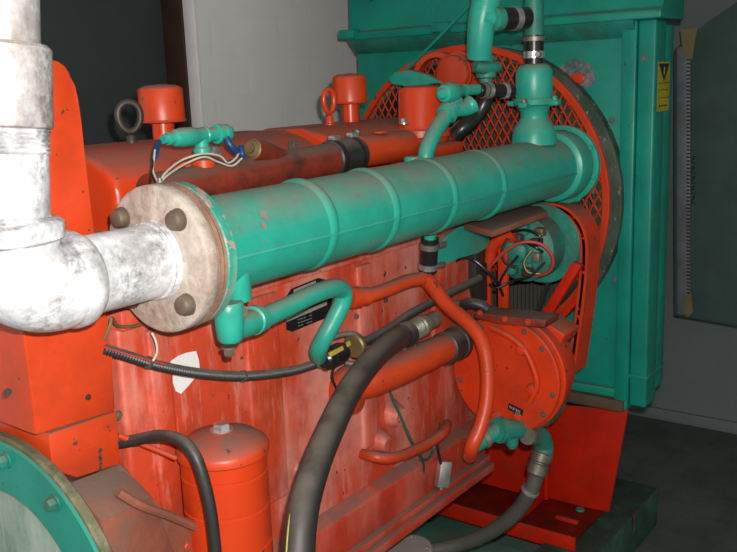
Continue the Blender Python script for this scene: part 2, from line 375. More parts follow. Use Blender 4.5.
# scraped patch
m = MB(); m.prism([(1.263, 1.499, 1.512), (1.288, 1.499, 1.519), (1.312, 1.499, 1.520), (1.342, 1.499, 1.516), (1.348, 1.499, 1.493), (1.349, 1.499, 1.473), (1.335, 1.499, 1.456), (1.312, 1.499, 1.443), (1.287, 1.499, 1.430), (1.273, 1.499, 1.441), (1.267, 1.499, 1.462), (1.269, 1.499, 1.487)], (0,.004,0)); obj('paint_scrape', m, 'scrape', t, label='bare white scrape in the paint')
m = MB(); m.prism([(1.271, 1.499, 1.257), (1.264, 1.499, 1.298), (1.220, 1.499, 1.329), (1.205, 1.499, 1.296), (1.217, 1.499, 1.249), (1.254, 1.499, 1.212), (1.266, 1.499, 1.234)], (0,.004,0)); obj('paint_scrape', m, paint('worn_pink_paint',(.66,.4,.34),.3,.6,fade=.6,grime=.3,grimecol=(.5,.08,.04)), t, label='faded pink scrape in the paint')
# data plate
m = MB(); m.prism([(1.654, 1.497, 1.573), (1.679, 1.497, 1.592), (1.789, 1.497, 1.599), (1.817, 1.497, 1.588), (1.851, 1.497, 1.573), (1.832, 1.497, 1.496), (1.810, 1.497, 1.484), (1.670, 1.497, 1.480), (1.651, 1.497, 1.490)], (0,.004,0)); dp = obj('data_plate', m, 'black', t)
m = MB(); m.prism([(1.685, 1.496, 1.589), (1.774, 1.496, 1.595), (1.773, 1.496, 1.585), (1.684, 1.496, 1.579)], (0,.001,0)); obj('printed_line', m, 'plate', dp)
m = MB(); m.prism([(1.652, 1.496, 1.522), (1.815, 1.496, 1.530), (1.815, 1.496, 1.519), (1.651, 1.496, 1.511)], (0,.001,0)); obj('printed_line', m, 'plate', dp)
m = MB()
for k in range(4):
    for j in range(5):
        a = (1.694, 1.496, 1.514); x = a[0]+.0105*j*1.1; z = a[2]-.0085*k
        if random.random() < .9: m.box((x,1.4955,z), (x+.0075+.003*random.random(),1.4965,z+.0022), 0)
obj('lettering', m, paint('grey_print',(.2,.19,.18),.1,.6,bump=0), dp)

# rocker covers
def rcover(x0, x1, label, z1=1.975):
    t = thing('rocker_cover', label, 'engine cover', ((x0+x1)/2,1.8,1.72), 'red rocker covers on top of the engine')
    m = MB(); m.prism([(x0,1.60,1.70),(x0,1.60,z1-.075),(x0,1.625,z1-.045),(x0,1.69,z1-.012),(x0,1.76,z1),(x0,1.92,z1),(x0,2.0,z1-.05),(x0,2.02,1.70)], (x1-x0,0,0), .022, 4)
    obj('cover', m, 'redclean', t)
    obj('base_rim', MB().box((x0-.012,1.575,1.69), (x1+.012,2.05,1.715), .004), 'red', t)
    return t
r1 = rcover(1.24, 1.98, 'near red rocker cover with dusty top carrying the iron lifting eye')
r2 = rcover(2.05, 2.72, 'far red rocker cover with dusty top carrying the red lifting eye')
bolt(r2, (1.825, 1.595, 1.943), (-.1,-1,.2), .013, .012, 'boltm'); bolt(r1, (1.543, 1.600, 1.945), (0,-.4,1), .012, .014, 'steel')
bolt(r2, (2.143, 1.620, 1.953), (0,-.6,1), .011, .012, 'brassfit')
m = MB(); m.lathe((1.409, 1.550, 1.882), (0,0,1), [(0,.05),(.03,.05),(.06,.035),(.065,0)], 24); obj('boss', m, 'redclean', r1)

# breathers
def breather(px, label, r=.059):
    x, y, z = px
    t = thing('breather_cap', label, 'breather', (x,y,z), 'red breather caps on the rocker covers')
    obj('neck', MB().cyl((x,y,z-.02), (x,y,z+.075), .029), 'redclean', t)
    obj('cap', MB().lathe((x,y,z+.065), Z_, [(0,.045),(.003,r+.002),(.007,r+.003),(.009,r),(.086,r-.001),(.090,r-.004),(.097,r*.7),(.1,0)], 48), 'red', t)
breather((1.605, 1.850, 1.952), 'mushroom-shaped red breather cap beside the iron lifting eye')
breather((2.417, 1.850, 1.968), 'mushroom-shaped red breather cap beside the red lifting eye', .057)
def eye(p, ang, mat, label, w=.028, h=.036, r=.0085):
    p = V(p); t = thing('lifting_eye', label, 'eyebolt', p, 'lifting eyes on the rocker covers')
    obj('shank', MB().lathe(p-Z_*.012, Z_, [(0,.019),(.016,.019),(.019,.014),(.038,.012),(.042,.009)], 20), mat, t)
    u = V((math.cos(ang), math.sin(ang), 0)); c = p+Z_*(.038+h); pts = []
    for k in range(28):
        a = 2*PI*k/28; s = math.sin(a); pts.append(c+u*w*math.cos(a)*(1+.12*s)+Z_*h*s)
    obj('eye', MB().tube(pts, r, 12, closed=True), mat, t)
eye((1.473, 1.820, 1.965), math.radians(-25), 'iron', 'dark iron lifting eye on the near rocker cover')
eye((2.242, 1.800, 1.974), math.radians(-8), 'redclean', 'red painted lifting eye beside the far breather', w=.022, h=.036)

# coolant manifold
t = thing('coolant_manifold', 'dusty scorched red pipe lying behind the green cylinder', 'pipe', (1.552, 1.500, 1.860))
ma, mb_ = V((1.300, 1.500, 1.888)), V((1.896, 1.500, 1.906)); dm = (mb_-ma).normalized()
obj('pipe', MB().tube([ma-dm*.05, ma, L(ma,mb_,.5), mb_], .044, 28, smooth=False), 'redpipe', t)
m = MB(); m.tube([(1.701, 1.500, 1.906), (1.647, 1.500, 1.928), (1.595, 1.490, 1.947), (1.548, 1.480, 1.958)], .03, 20, rf=lambda u: .026+.004*(1-u))
obj('sensor_boss', m, 'redpipe', t)
d = (V((1.548, 1.480, 1.958))-V((1.592, 1.490, 1.948))).normalized()
m = MB(); m.lathe(V((1.551, 1.480, 1.958)), d, [(0,.022),(.003,.024),(.005,.021),(.009,.019),(.010,.012),(.018,.011)], 20); sp = obj('sensor_plug', m, 'brass', t)
mc, md = V((2.004, 1.500, 1.911)), V((2.213, 1.500, 1.920))
t = thing('manifold_hose', 'black rubber coupling hose joining the dusty red pipe behind the green cylinder', 'hose', (1.939, 1.500, 1.884))
obj('hose', MB().lathe(L(ma,mb_,.94), mc-mb_, [(0,.045),(.004,.049),(.10,.049),(.115,.049),(.12,.045)], 36), 'rubber', t)
for k, p in ((.012, 0), (.09, 0)):
    q = L(ma,mb_,.93)+dm*k
    c = obj('hose_clamp', MB().lathe(q, dm, [(0,.049),(.001,.0515),(.014,.0515),(.015,.049)], 36), 'rubberclean', t)
    m = MB(); m.box(q+V((0,-.012,.047)), q+V((.026,.008,.062)), .003); m.hexa(q+V((.026,-.002,.055)), (1,0,0), .007, .012); obj('clamp_screw', m, 'steel', c)
t = thing('thermostat_housing', 'red domed thermostat housing in front of the fan guard', 'housing', (2.75,1.62,1.66))
m = MB(); m.lathe(V((1.999, 1.510, 1.914)), V((2.227, 1.510, 1.913))-V((1.999, 1.510, 1.914)), [(0,.044),(.235,.046),(.245,.044),(.25,.036)], 30); m.box((2.30,1.52,1.72), (2.50,1.66,1.88), .02, 4)
m.box(V((2.206, 1.500, 1.888))-V((.02,0,.03)), V((2.509, 1.560, 1.877))+V((.06,.1,.03)), .02, 4)
obj('body', m, 'red', t)
cx, cy, cz = (2.491, 1.620, 1.949)
m = MB(); m.lathe((cx,cy,cz-.13), Z_, [(0,.088),(.06,.086),(.10,.092),(.105,.097),(.125,.097),(.13,.092)], 40); obj('lower_flange', m, 'red', t)
m = MB(); m.lathe((cx,cy,cz), Z_, [(0,.078),(.01,.073),(.115,.070),(.13,.062),(.137,.04),(.139,0)], 40); obj('dome', m, 'redclean', t)
bolt(t, (2.304, 1.560, 1.973), Z_, .011, .014, 'steel'); bolt(t, (2.093, 1.500, 1.960), Z_, .02, .004, 'red')

# temperature sender assembly
t = thing('sender_valve', 'small green tee valve on a brass stem above the dusty red pipe', 'valve', (1.407, 1.500, 1.931))
sd = V((1.409, 1.500, 1.949))
m = MB(); m.lathe(sd-Z_*.02, Z_, [(0,.028),(.016,.028),(.02,.02)], 20); obj('base_boss', m, 'red', t)
m = MB(); m.hexa(sd, Z_, .018, .02); m.lathe(sd+Z_*.015, Z_, [(0,.010),(.03,.010)], 14); obj('stem', m, 'brass', t)
a, b = V((1.298, 1.500, 1.999)), V((1.492, 1.500, 1.999)); dd = (b-a).normalized()
m = MB(); m.lathe(a, dd, [(0,.010),(.012,.011),(.013,.014),(.02,.014),(.021,.010),(.03,.012),(.034,.018),(.05,.021),(.085,.021),(.09,.018),(.118,.018),(.12,.020),(.124,.020),(.126,.016),(.16,.0155)], 24)
m.lathe(a+dd*.155, dd, [(0,.016),(.002,.022),(.018,.022),(.02,.017),(.022,.02),(.034,.021),(.044,.016),(.048,.008)], 24)
q = V((1.408, 1.500, 1.996)); m.lathe(q, (0,0,-1), [(0,.017),(.022,.016),(.025,.02),(.035,.02),(.04,.012)], 20)
obj('body', m, 'green', t)
# wires on the sender
w = thing('sender_wires', 'thin cream wires with blue sleeves looping beneath the small green tee valve', 'wire', (1.210, 1.420, 1.903))
obj('wire', MB().tube([(1.160, 1.360, 1.927), (1.195, 1.380, 1.942), (1.275, 1.420, 1.958), (1.344, 1.430, 1.965), (1.403, 1.440, 1.955), (1.436, 1.450, 1.937), (1.472, 1.460, 1.944), (1.497, 1.470, 1.960)], .0023, 8), 'wirew', w)
obj('wire', MB().tube([(1.160, 1.360, 1.925), (1.199, 1.380, 1.936), (1.282, 1.420, 1.949), (1.346, 1.430, 1.958), (1.396, 1.440, 1.943), (1.448, 1.450, 1.929), (1.492, 1.460, 1.942)], .0023, 8), 'wirew', w)
obj('wire', MB().tube([(1.155, 1.360, 1.926), (1.196, 1.420, 1.945), (1.227, 1.450, 1.966), (1.248, 1.470, 1.980)], .0023, 8), 'wirew', w)
obj('lead', MB().tube([(1.134, 1.360, 1.915), (1.194, 1.420, 1.946), (1.248, 1.470, 1.980)], .0018, 8), 'black', w)
obj('wire_sleeve', MB().tube([(1.238, 1.460, 1.967), (1.260, 1.480, 1.979), (1.286, 1.500, 1.994)], .0065, 10), 'blue', w)
obj('wire_sleeve', MB().tube([(1.465, 1.480, 1.990), (1.469, 1.470, 1.972), (1.487, 1.470, 1.956)], .0085, 10), 'blue', w)
obj('wire_sleeve', MB().tube([(1.501, 1.470, 1.969), (1.493, 1.460, 1.954), (1.498, 1.460, 1.942)], .006, 10), 'blue', w)
obj('terminal', MB().lathe((1.160, 1.360, 1.921), Z_, [(-.01,.010),(0,.010),(.008,.006),(.014,.004)], 12), 'steel', w)
obj('plug_wire', MB().tube([(1.159, 1.360, 1.916), (1.251, 1.500, 1.895)], .002, 6), 'wirew', w)

# ------------------------------------------------------------------ left mounting column
t = thing('mounting_column', 'red boxed steel support bracket behind the silver elbow, round-topped', 'bracket', (1.0,1.6,1.2))
cyf = 1.47
pts = [(0.901, 1.470, 1.471), (1.087, 1.470, 1.460), (1.090, 1.470, 1.569), (1.083, 1.470, 1.737), (1.077, 1.470, 1.868), (1.075, 1.470, 1.966), (1.075, 1.470, 2.051), (1.073, 1.470, 2.089), (1.069, 1.470, 2.116), (1.063, 1.470, 2.137), (1.054, 1.470, 2.152), (1.040, 1.470, 2.161), (1.026, 1.470, 2.164), (1.011, 1.470, 2.163), (0.973, 1.470, 2.110), (0.919, 1.470, 2.007), (0.903, 1.470, 1.735)]
obj('column', MB().prism(pts, (.015,.42,0), .006), 'red', t)
m = MB(); m.prism([(0.932, 1.475, 1.463), (1.093, 1.475, 1.457), (1.089, 1.475, 1.341), (0.982, 1.475, 1.352), (0.929, 1.475, 1.390)], (.01,.3,0), .004); obj('foot_block', m, 'red', t)
for p in ((1.024, 1.470, 1.510), (0.828, 1.420, 1.590)): obj('bolt_hole', MB().lathe(p, -Y_, [(-.004,.0065),(.0015,.0065)], 16), 'iron', t)
m = MB()
A, B, C_, D = [V(p) for p in ((0.966, 1.475, 1.350), (1.090, 1.475, 1.343), (1.102, 1.400, 1.281), (0.948, 1.360, 1.304))]
m.prism([A, B, C_, D], (0,.02,-.02), .003); m.prism([D, C_, V((1.146, 1.390, 1.120)), V((0.952, 1.350, 1.205))], (0,.03,0), .003)
obj('gusset_plate', m, 'dusty', t)
m = MB(); m.prism([(1.086, 1.470, 1.344), (1.102, 1.400, 1.281), (1.133, 1.400, 1.227), (1.263, 1.420, 1.121), (1.265, 1.420, 1.053), (1.146, 1.400, 1.117), (1.085, 1.390, 1.257), (1.027, 1.440, 1.326)], (.0,.05,0), .004)
m.tube([(1.013, 1.390, 1.331), (1.055, 1.380, 1.288), (1.136, 1.390, 1.226), (1.242, 1.400, 1.139)], .010, 8)
obj('foot_flange', m, 'dusty', t); bolt(t, (1.188, 1.410, 1.127), -Y_, .009, .006, 'red'); bolt(t, (1.105, 1.490, 1.441), -Y_, .008, .006, 'boltm')

# flywheel housing ring
t = thing('coupling_guard', 'green round coupling housing with bolted rim at the bottom left', 'housing', (.88,1.587,.75))
c0 = V((.89,1.587,1.10))
obj('rim', MB().ring(c0, X_, .232, .338, .03, 96, .004), 'greenrad', t)
obj('hub_disc', MB().lathe(c0+X_*.012, X_, [(0,.236),(.018,.236)], 96), 'greendull', t)
obj('rim_edge', MB().ring(c0+X_*.006, X_, .330, .347, .022, 96, .004), 'crust', t)
obj('pedestal', MB().box((.895,1.40,.196), (.925,1.75,.80), .004), 'green', t)
for a in range(0, 360, 30):
    r = math.radians(a+4); bolt(t, c0+V((0, .305*math.cos(r), .305*math.sin(r))), -X_, .013, .014, 'greengrime')

# ------------------------------------------------------------------ oil filter and hoses
fx, fy, fz = (1.300, 1.390, 1.357)
t = thing('oil_filter', 'red ribbed oil filter canister with domed lid and steel nut', 'filter', (fx,fy,fz-.5))
obj('canister', MB().lathe((fx,fy,fz-.5), Z_, [(0,.085),(.03,.096),(.24,.096),(.242,.093),(.246,.093),(.248,.096),(.33,.096),(.332,.093),(.336,.093),(.338,.096),(.41,.096),(.412,.093),(.416,.093),(.418,.096),(.455,.096)], 48), 'canister', t)
obj('lid', MB().lathe((fx,fy,fz-.05), Z_, [(0,.098),(.004,.103),(.018,.103),(.025,.099),(.04,.08),(.052,.045),(.056,.02),(.057,0)], 48), 'red', t)
m = MB(); m.lathe((fx,fy,fz+.003), Z_, [(0,.026),(.004,.026)], 24); m.hexa((fx,fy,fz+.005), Z_, .02, .016); obj('nut', m, 'steel', t)
obj('oil_line', MB().tube([(1.103, 1.500, 1.378), (1.119, 1.460, 1.387), (1.132, 1.400, 1.405), (1.129, 1.330, 1.412), (1.130, 1.290, 1.386), (1.132, 1.270, 1.328), ((1.134, 1.260, 1.254)), (1.137, 1.260, 1.153)], .0125, 14), 'rubber', label='thin black hose curving in front of the red oil filter', cat='hose')
obj('thin_red_rod', MB().tube([(1.093, 1.480, 1.403), (1.148, 1.450, 1.363), (1.190, 1.420, 1.329)], .006, 10), 'red', label='thin red rod running from column to oil filter', cat='rod')

t = thing('big_black_hose', 'thick black rubber hose arching down across the front of the engine', 'hose', (1.268, 1.150, 1.153))
hp = [(2.058, 1.400, 1.393), (1.935, 1.370, 1.403), (1.786, 1.330, 1.398), (1.625, 1.280, 1.375), (1.470, 1.220, 1.338), ((1.350, 1.170, 1.300)), (1.259, 1.130, 1.246), (1.200, 1.100, 1.150)]
obj('hose', MB().tube(hp, .033, 24, rf=lambda u: .030+.004*u), 'rubber', t)
off = [V(p)+V((-.0305,.004,.012)) for p in hp[3:]]
obj('yellow_stripe', MB().tube(off, .0022, 6), 'yellow', t)
fa, fb = V((2.035, 1.395, 1.394)), V((2.186, 1.385, 1.410)); fd = (fb-fa)
obj('hose_collar', MB().lathe(fa-fd.normalized()*.01, fd, [(0,.033),(.004,.036),(.03,.036),(.034,.032)], 24), 'rubber', t)
m = MB(); m.lathe(fa+fd.normalized()*.020, fd, [(0,.026),(.003,.030)]+[(.006+.004*k,.031-(k%2)*.003) for k in range(10)]+[(.048,.026),(.052,.032),(.07,.032),(.074,.024),(.13,.024)], 24); obj('threaded_fitting', m, 'brassfit', t)

t = thing('cable_harness', 'black corrugated cable conduit running along the side of the engine', 'cable', (1.321, 1.470, 1.458))
obj('conduit', MB().ribbed([(1.073, 1.470, 1.597), (1.127, 1.460, 1.567), (1.198, 1.455, 1.528), (1.304, 1.450, 1.482), (1.443, 1.450, 1.435), (1.601, 1.450, 1.402), (1.699, 1.450, 1.393), (1.761, 1.450, 1.392)], .0105, .0014, .007), 'rubber', t)
obj('conduit', MB().ribbed([(1.904, 1.450, 1.396), (2.015, 1.450, 1.403), (2.145, 1.450, 1.423), (2.298, 1.440, 1.440), (2.514, 1.420, 1.463)], .0125, .0012, .008), 'rubber', t)
for p, q in (((1.166, 1.456, 1.546), (1.173, 1.456, 1.541)), ((1.433, 1.450, 1.438), (1.446, 1.450, 1.434)), ((1.956, 1.450, 1.397), (1.970, 1.450, 1.400))):
    obj('cable_tie', MB().lathe(p, V(q)-V(p), [(0,.0135),(.007,.0135)], 16), 'greyhose', t)
obj('thin_lead', MB().tube([(1.066, 1.460, 1.604), (1.139, 1.443, 1.564), (1.198, 1.438, 1.535)], .002, 6), 'wirer', t)
t = thing('cable_connector', 'black plug connector with yellow tape and dull metal clip on the engine side', 'connector', (1.800, 1.430, 1.379))
ca, cb = V((1.678, 1.405, 1.414)), V((1.809, 1.405, 1.419)); cd = (cb-ca).normalized()
obj('plug_body', MB().lathe(ca, cd, [(0,.02),(.006,.026),(.02,.027),(.022,.023),(.028,.023),(.03,.028),(.07,.028),(.074,.024),(.085,.024)], 24), 'rubberclean', t)
m = MB(); m.prism([(1.666, 1.374, 1.443), (1.723, 1.374, 1.446), (1.727, 1.374, 1.435), (1.673, 1.374, 1.431)], (0,.004,0)); m.prism([(1.740, 1.374, 1.450), (1.753, 1.374, 1.452), (1.757, 1.374, 1.440), (1.744, 1.374, 1.438)], (0,.004,0)); obj('yellow_tape', m, 'yellow', t)
m = MB(); m.lathe(cb-cd*.004, cd, [(0,.03),(.004,.034),(.012,.034),(.014,.02),(.03,.02)], 20)
obj('lock_ring', m, 'brass', t)
obj('clip', MB().tube([(1.741, 1.420, 1.459), (1.779, 1.410, 1.459), (1.817, 1.400, 1.448), (1.860, 1.410, 1.413), (1.862, 1.420, 1.375), (1.847, 1.430, 1.355), (1.824, 1.450, 1.363)], .0075, 10), 'brassfit', t)
obj('dangling_wire', MB().tube([(1.789, 1.460, 1.361), (1.778, 1.460, 1.330), (1.800, 1.460, 1.283), (1.824, 1.470, 1.245)], .004, 8), 'black', label='short black wire end hanging below the yellow-taped connector', cat='wire')
obj('flange_wire', MB().tube([(1.173, 1.440, 1.609), (1.173, 1.430, 1.591), (1.173, 1.430, 1.569), (1.165, 1.435, 1.552)], .0025, 8), 'wirew', label='short cream wire hanging below the rusty flange onto the cable conduit', cat='wire')
obj('olive_wire', MB().tube([(1.068, 1.460, 1.618), (1.079, 1.450, 1.648), (1.085, 1.450, 1.661), (1.113, 1.470, 1.635), (1.155, 1.470, 1.625), (1.196, 1.470, 1.632)], .0035, 8), 'brass', label='olive wire beneath the silver pipe near the rusty flange', cat='wire')

# ------------------------------------------------------------------ red coolant pipe with rubber joint
t = thing('coolant_pipe', 'slim red pipe branching under the black hose joint and bending down past the gear cover', 'pipe', (2.345, 1.350, 0.923))
obj('branch_pipe', MB().tube([(1.893, 1.470, 1.525), (1.917, 1.440, 1.528), (1.980, 1.420, 1.534), (2.080, 1.410, 1.541), (2.154, 1.400, 1.536)], .020, 18), 'red', t)
obj('elbow_collar', MB().lathe((1.865, 1.455, 1.532), V((1.917, 1.440, 1.528))-V((1.865, 1.455, 1.532)), [(0,.024),(.003,.030),(.03,.030),(.034,.024),(.05,.026),(.06,.026),(.064,.02)], 22), 'red', t)
obj('down_pipe', MB().tube([(2.149, 1.400, 1.543), (2.176, 1.390, 1.509), (2.225, 1.370, 1.442), (2.290, 1.340, 1.378), (2.321, 1.310, 1.317), (2.321, 1.290, 1.241), (2.301, 1.280, 1.142), (2.271, 1.285, 1.063), (2.241, 1.300, 1.002), (2.279, 1.330, 0.949)], .0225, 20), 'red', t)
t = thing('hose_joint', 'short upright black rubber hose with two clamps under the green cylinder', 'hose', (2.177, 1.400, 1.550))
ja, jb = V((2.171, 1.400, 1.551)), V((2.155, 1.380, 1.656)); jd = (jb-ja).normalized(); jl = (jb-ja).length
obj('hose', MB().cyl(ja, jb, .026), 'rubberclean', t)
for k, mt in ((.012,'steel'), (jl-.032,'brassfit')):
    c = obj('hose_clamp', MB().lathe(ja+jd*k, jd, [(0,.027),(.001,.0295),(.017,.0295),(.018,.027)], 28), mt, t)
    m = MB(); q = ja+jd*(k+.009)+V((.022,-.024,0)); m.hexa(q, (1,-.2,0), .009, .022); obj('clamp_screw', m, 'brassfit', c)
obj('green_stub', MB().cyl(jb-jd*.01, jb+jd*.03, .018), 'green', t)

# red oil cooler pipe
t = thing('oil_cooler_pipe', 'stout red pipe with swollen end joined to the gear cover by black rubber', 'pipe', (1.960, 1.400, 1.266))
oc = [(1.867, 1.490, 1.234), (1.855, 1.460, 1.290), (1.903, 1.420, 1.300), (2.012, 1.400, 1.301), (2.156, 1.390, 1.305), (2.282, 1.390, 1.300)]
obj('pipe', MB().tube(oc, .05, 26, rf=lambda u: .056-.013*u), 'red', t)
m = MB(); m.prism([(1.984, 1.430, 1.372), (2.165, 1.430, 1.356), (2.139, 1.400, 1.315), (1.915, 1.400, 1.317)], (0,.05,0), .006); obj('mounting_lug', m, 'red', t)
m = MB(); m.lathe((2.034, 1.370, 1.300), (.1,-1,-.6), [(-.02,.03),(0,.026),(.008,.024)], 20); ll = obj('blank_flange', m, 'red', t)
bolt(t, (2.077, 1.390, 1.348), (0,-1,.4), .008, .006, 'boltm'); bolt(t, (2.035, 1.400, 1.351), (0,-1,.4), .008, .006, 'boltm')
ka, kb = V((2.229, 1.390, 1.301)), V((2.436, 1.400, 1.292)); kd = (kb-ka).normalized()
obj('rubber_sleeve', MB().lathe(ka, kd, [(0,.045),(.004,.051),(.02,.051),(.022,.048),(.075,.048),(.077,.053),(.10,.053),(.104,.048)], 32), 'rubber', t)

# ------------------------------------------------------------------ gear cover / sea water pump
gx = 2.46
gc = V((2.460, 1.305, 1.162)); print('gear', gc)
t = thing('gear_cover', 'round bolted red pump cover with a small black nameplate', 'pump', (gx+.1,gc.y,gc.z-.2))
G0 = t
obj('cover_plate', MB().lathe((gx,gc.y,gc.z), X_, [(0,.186),(.004,.19),(.016,.19),(.018,.184),(.03,.184)], 64), 'redfar', t)
m = MB(); m.lathe((gx+.03,gc.y,gc.z), X_, [(0,.193),(.004,.197),(.02,.197),(.024,.19),(.09,.185),(.14,.17),(.16,.14)], 64); obj('housing', m, 'redfar', t)
for k in range(14):
    a = 2*PI*k/14+.2; bolt(t, (gx, gc.y+.172*math.cos(a), gc.z+.172*math.sin(a)), -X_, .007, .005, 'boltm' if k%3 else 'redfar')
# raised casting rib on the cover
rp = [(2.450, 1.342, 1.320), (2.450, 1.289, 1.304), (2.450, 1.236, 1.272), (2.450, 1.202, 1.219), (2.450, 1.185, 1.156), (2.450, 1.209, 1.095)]
obj('cast_rib', MB().tube(rp, .010, 10), 'redfar', t)
for p in ((2.450, 1.240, 1.262), (2.450, 1.202, 1.136), (2.455, 1.333, 1.019), (2.455, 1.257, 1.030)): obj('boss', MB().lathe(p, -X_, [(-.01,.022),(.004,.018),(.010,.015),(.012,.008)], 18), 'redfar', t)
n0, n1, n2, n3 = [V(p) for p in ((2.456, 1.286, 1.074), (2.456, 1.236, 1.060), (2.456, 1.240, 1.038), (2.456, 1.291, 1.054))]
np_ = obj('nameplate', MB().prism([n0,n1,n2,n3], (.003,0,0)), 'black', t)
m = MB(); uu = n1-n0; vv = n3-n0; o_ = n0+uu*.1+vv*.25-X_*.0012
for k, wd in enumerate((.7,.6,.8,.5,.7,.75,.6)):
    a = o_+uu*.116*k; h = vv*.48
    m.prism([a, a+uu*.085*wd, a+uu*.085*wd+h*(.5 if k%2 else 1), a+h*(1 if k%3 else .6)], (.0008,0,0))
obj('lettering', m, paint('pale_print',(.35,.34,.36),.1,.6,bump=0), np_)
m = MB(); m.prism([(2.550, 1.481, 1.298), (2.550, 1.367, 1.326), (2.550, 1.206, 1.333), (2.550, 1.137, 1.300), (2.550, 1.154, 1.264), (2.550, 1.367, 1.285)], (.12,0,0), .004)
obj('top_flange', m, 'redfar', t)

# lower fittings
t = thing('drain_tee', 'green cast tee fitting below the round red pump cover', 'fitting', (2.407, 1.250, 0.974))
ta, tb = V((2.265, 1.350, 0.976)), V((2.357, 1.280, 1.018))
obj('left_hose', MB().lathe((2.280, 1.330, 0.978), V((2.383, 1.280, 1.016))-V((2.280, 1.330, 0.978)), [(0,.026),(.03,.028),(.11,.027)], 24), 'greengrime', t)
obj('hose_clamp', MB().lathe((2.321, 1.310, 0.992), V((2.383, 1.280, 1.016))-V((2.321, 1.310, 0.992)), [(0,.029),(.001,.032),(.014,.032),(.015,.029)], 24), 'brassfit', t)
m = MB(); m.tube([(2.357, 1.280, 1.018), (2.426, 1.260, 1.002), (2.519, 1.250, 0.975)], .036, 24, rf=lambda u: .037-.004*math.sin(PI*u))
m.lathe((2.426, 1.260, 0.985), (0,0,-1), [(0,.022),(.035,.02),(.04,.016),(.048,.012)], 16)
m.lathe((2.370, 1.280, 1.014), V((2.426, 1.260, 1.002))-V((2.370, 1.280, 1.014)), [(0,.036),(.002,.042),(.02,.042),(.022,.036)], 24)
obj('tee_body', m, 'greengrime', t)
t = thing('side_hose', 'dark grimy hose elbow beside the green tee below the round red pump cover', 'hose', (2.713, 1.300, 0.910))
obj('hose', MB().tube([(2.523, 1.270, 0.970), (2.674, 1.300, 0.945), (2.841, 1.330, 0.910), (2.996, 1.370, 0.899), (3.105, 1.420, 0.918)], .045, 24, rf=lambda u: .040), 'greengrime', t)
t = thing('drain_hose', 'grey flexible hose hanging in an arc from the green tee to the skid', 'hose', (2.359, 1.500, 0.519))
m = MB(); m.lathe((2.452, 1.220, 0.978), V((2.502, 1.220, 0.967))-V((2.452, 1.220, 0.978)), [(0,.028),(.004,.03),(.02,.03),(.024,.026),(.03,.026)], 24)
obj('end_fitting', m, 'brassfit', t)
obj('elbow', MB().tube([(2.494, 1.230, 0.964), (2.546, 1.220, 0.944), (2.577, 1.220, 0.898), (2.562, 1.220, 0.861)], .031, 22), 'greengrime', t)
m = MB(); q = V((2.569, 1.220, 0.880)); dq = V((2.521, 1.240, 0.765))-q
m.lathe(q, dq, [(0,.032),(.004,.036),(.03,.036),(.034,.031),(.038,.031),(.042,.036),(.075,.034),(.08,.028)], 12); obj('union_nut', m, 'brassfit', t)
obj('hose', MB().tube([(2.546, 1.230, 0.808), (2.534, 1.250, 0.743), (2.545, 1.300, 0.660), (2.546, 1.370, 0.580), (2.532, 1.450, 0.518), (2.506, 1.550, 0.466), (2.444, 1.660, 0.442)], .026, 20), 'greyhose', t)
obj('hose_clamp', MB().lathe((2.534, 1.246, 0.755), V((2.532, 1.260, 0.730))-V((2.534, 1.246, 0.755)), [(0,.029),(.001,.031),(.012,.031),(.013,.029)], 24), 'steel', t)

# ------------------------------------------------------------------ small wires and plug low on the block
obj('vent_pipe', MB().tube([(1.948, 1.500, 1.040), (1.929, 1.450, 1.052), (1.951, 1.420, 1.044), (2.012, 1.410, 1.030), (2.092, 1.410, 1.020), (2.187, 1.410, 1.014), (2.279, 1.420, 1.013), (2.373, 1.470, 0.995)], .016, 14), 'red', label='thin red bent pipe low on the engine side above the silver tag', cat='pipe')
t = thing('trailing_wires', 'dark green wire trailing down the engine side to a dull plug', 'wire', (2.234, 1.470, 0.869))
obj('wire', MB().tube([(2.043, 1.460, 1.209), (2.062, 1.440, 1.135), (2.087, 1.420, 1.051), (2.148, 1.430, 0.978), (2.199, 1.450, 0.918), (2.216, 1.470, 0.876), (2.174, 1.480, 0.883), (2.140, 1.490, 0.911)], .004, 8), 'wireg', t)
obj('wire', MB().tube([(2.147, 1.430, 0.965), (2.192, 1.430, 0.948), (2.238, 1.440, 0.959), (2.263, 1.440, 0.998), (2.330, 1.470, 1.009)], .004, 8), 'wireg', t)
obj('plug', MB().lathe((2.155, 1.500, 0.906), -Y_, [(0,.018),(.008,.018),(.01,.013),(.02,.012),(.022,.006)], 16), 'brassfit', t)
t = thing('silver_tag', 'small silver metal box hanging on black wire low on the engine side', 'tag', (2.317, 1.440, 0.798))
q = V((2.294, 1.440, 0.856)); rot = Matrix.Translation(q)@Matrix.Rotation(math.radians(17),4,'Y')@Matrix.Rotation(math.radians(-25),4,'Z')
obj('case', MB().box((-.022,-.014,-.042), (.022,.014,.042), .003, mat=rot), 'steel', t)
obj('lead', MB().tube([(2.273, 1.450, 0.985), (2.267, 1.440, 0.949), (2.283, 1.440, 0.895)], .0045, 8), 'black', t)
obj('lower_screw', MB().lathe(rot@V((0,0,-.036)), rot.to_3x3()@V((0,0,-1)), [(0,.008),(.014,.008),(.018,.004)], 12), 'brassfit', t)

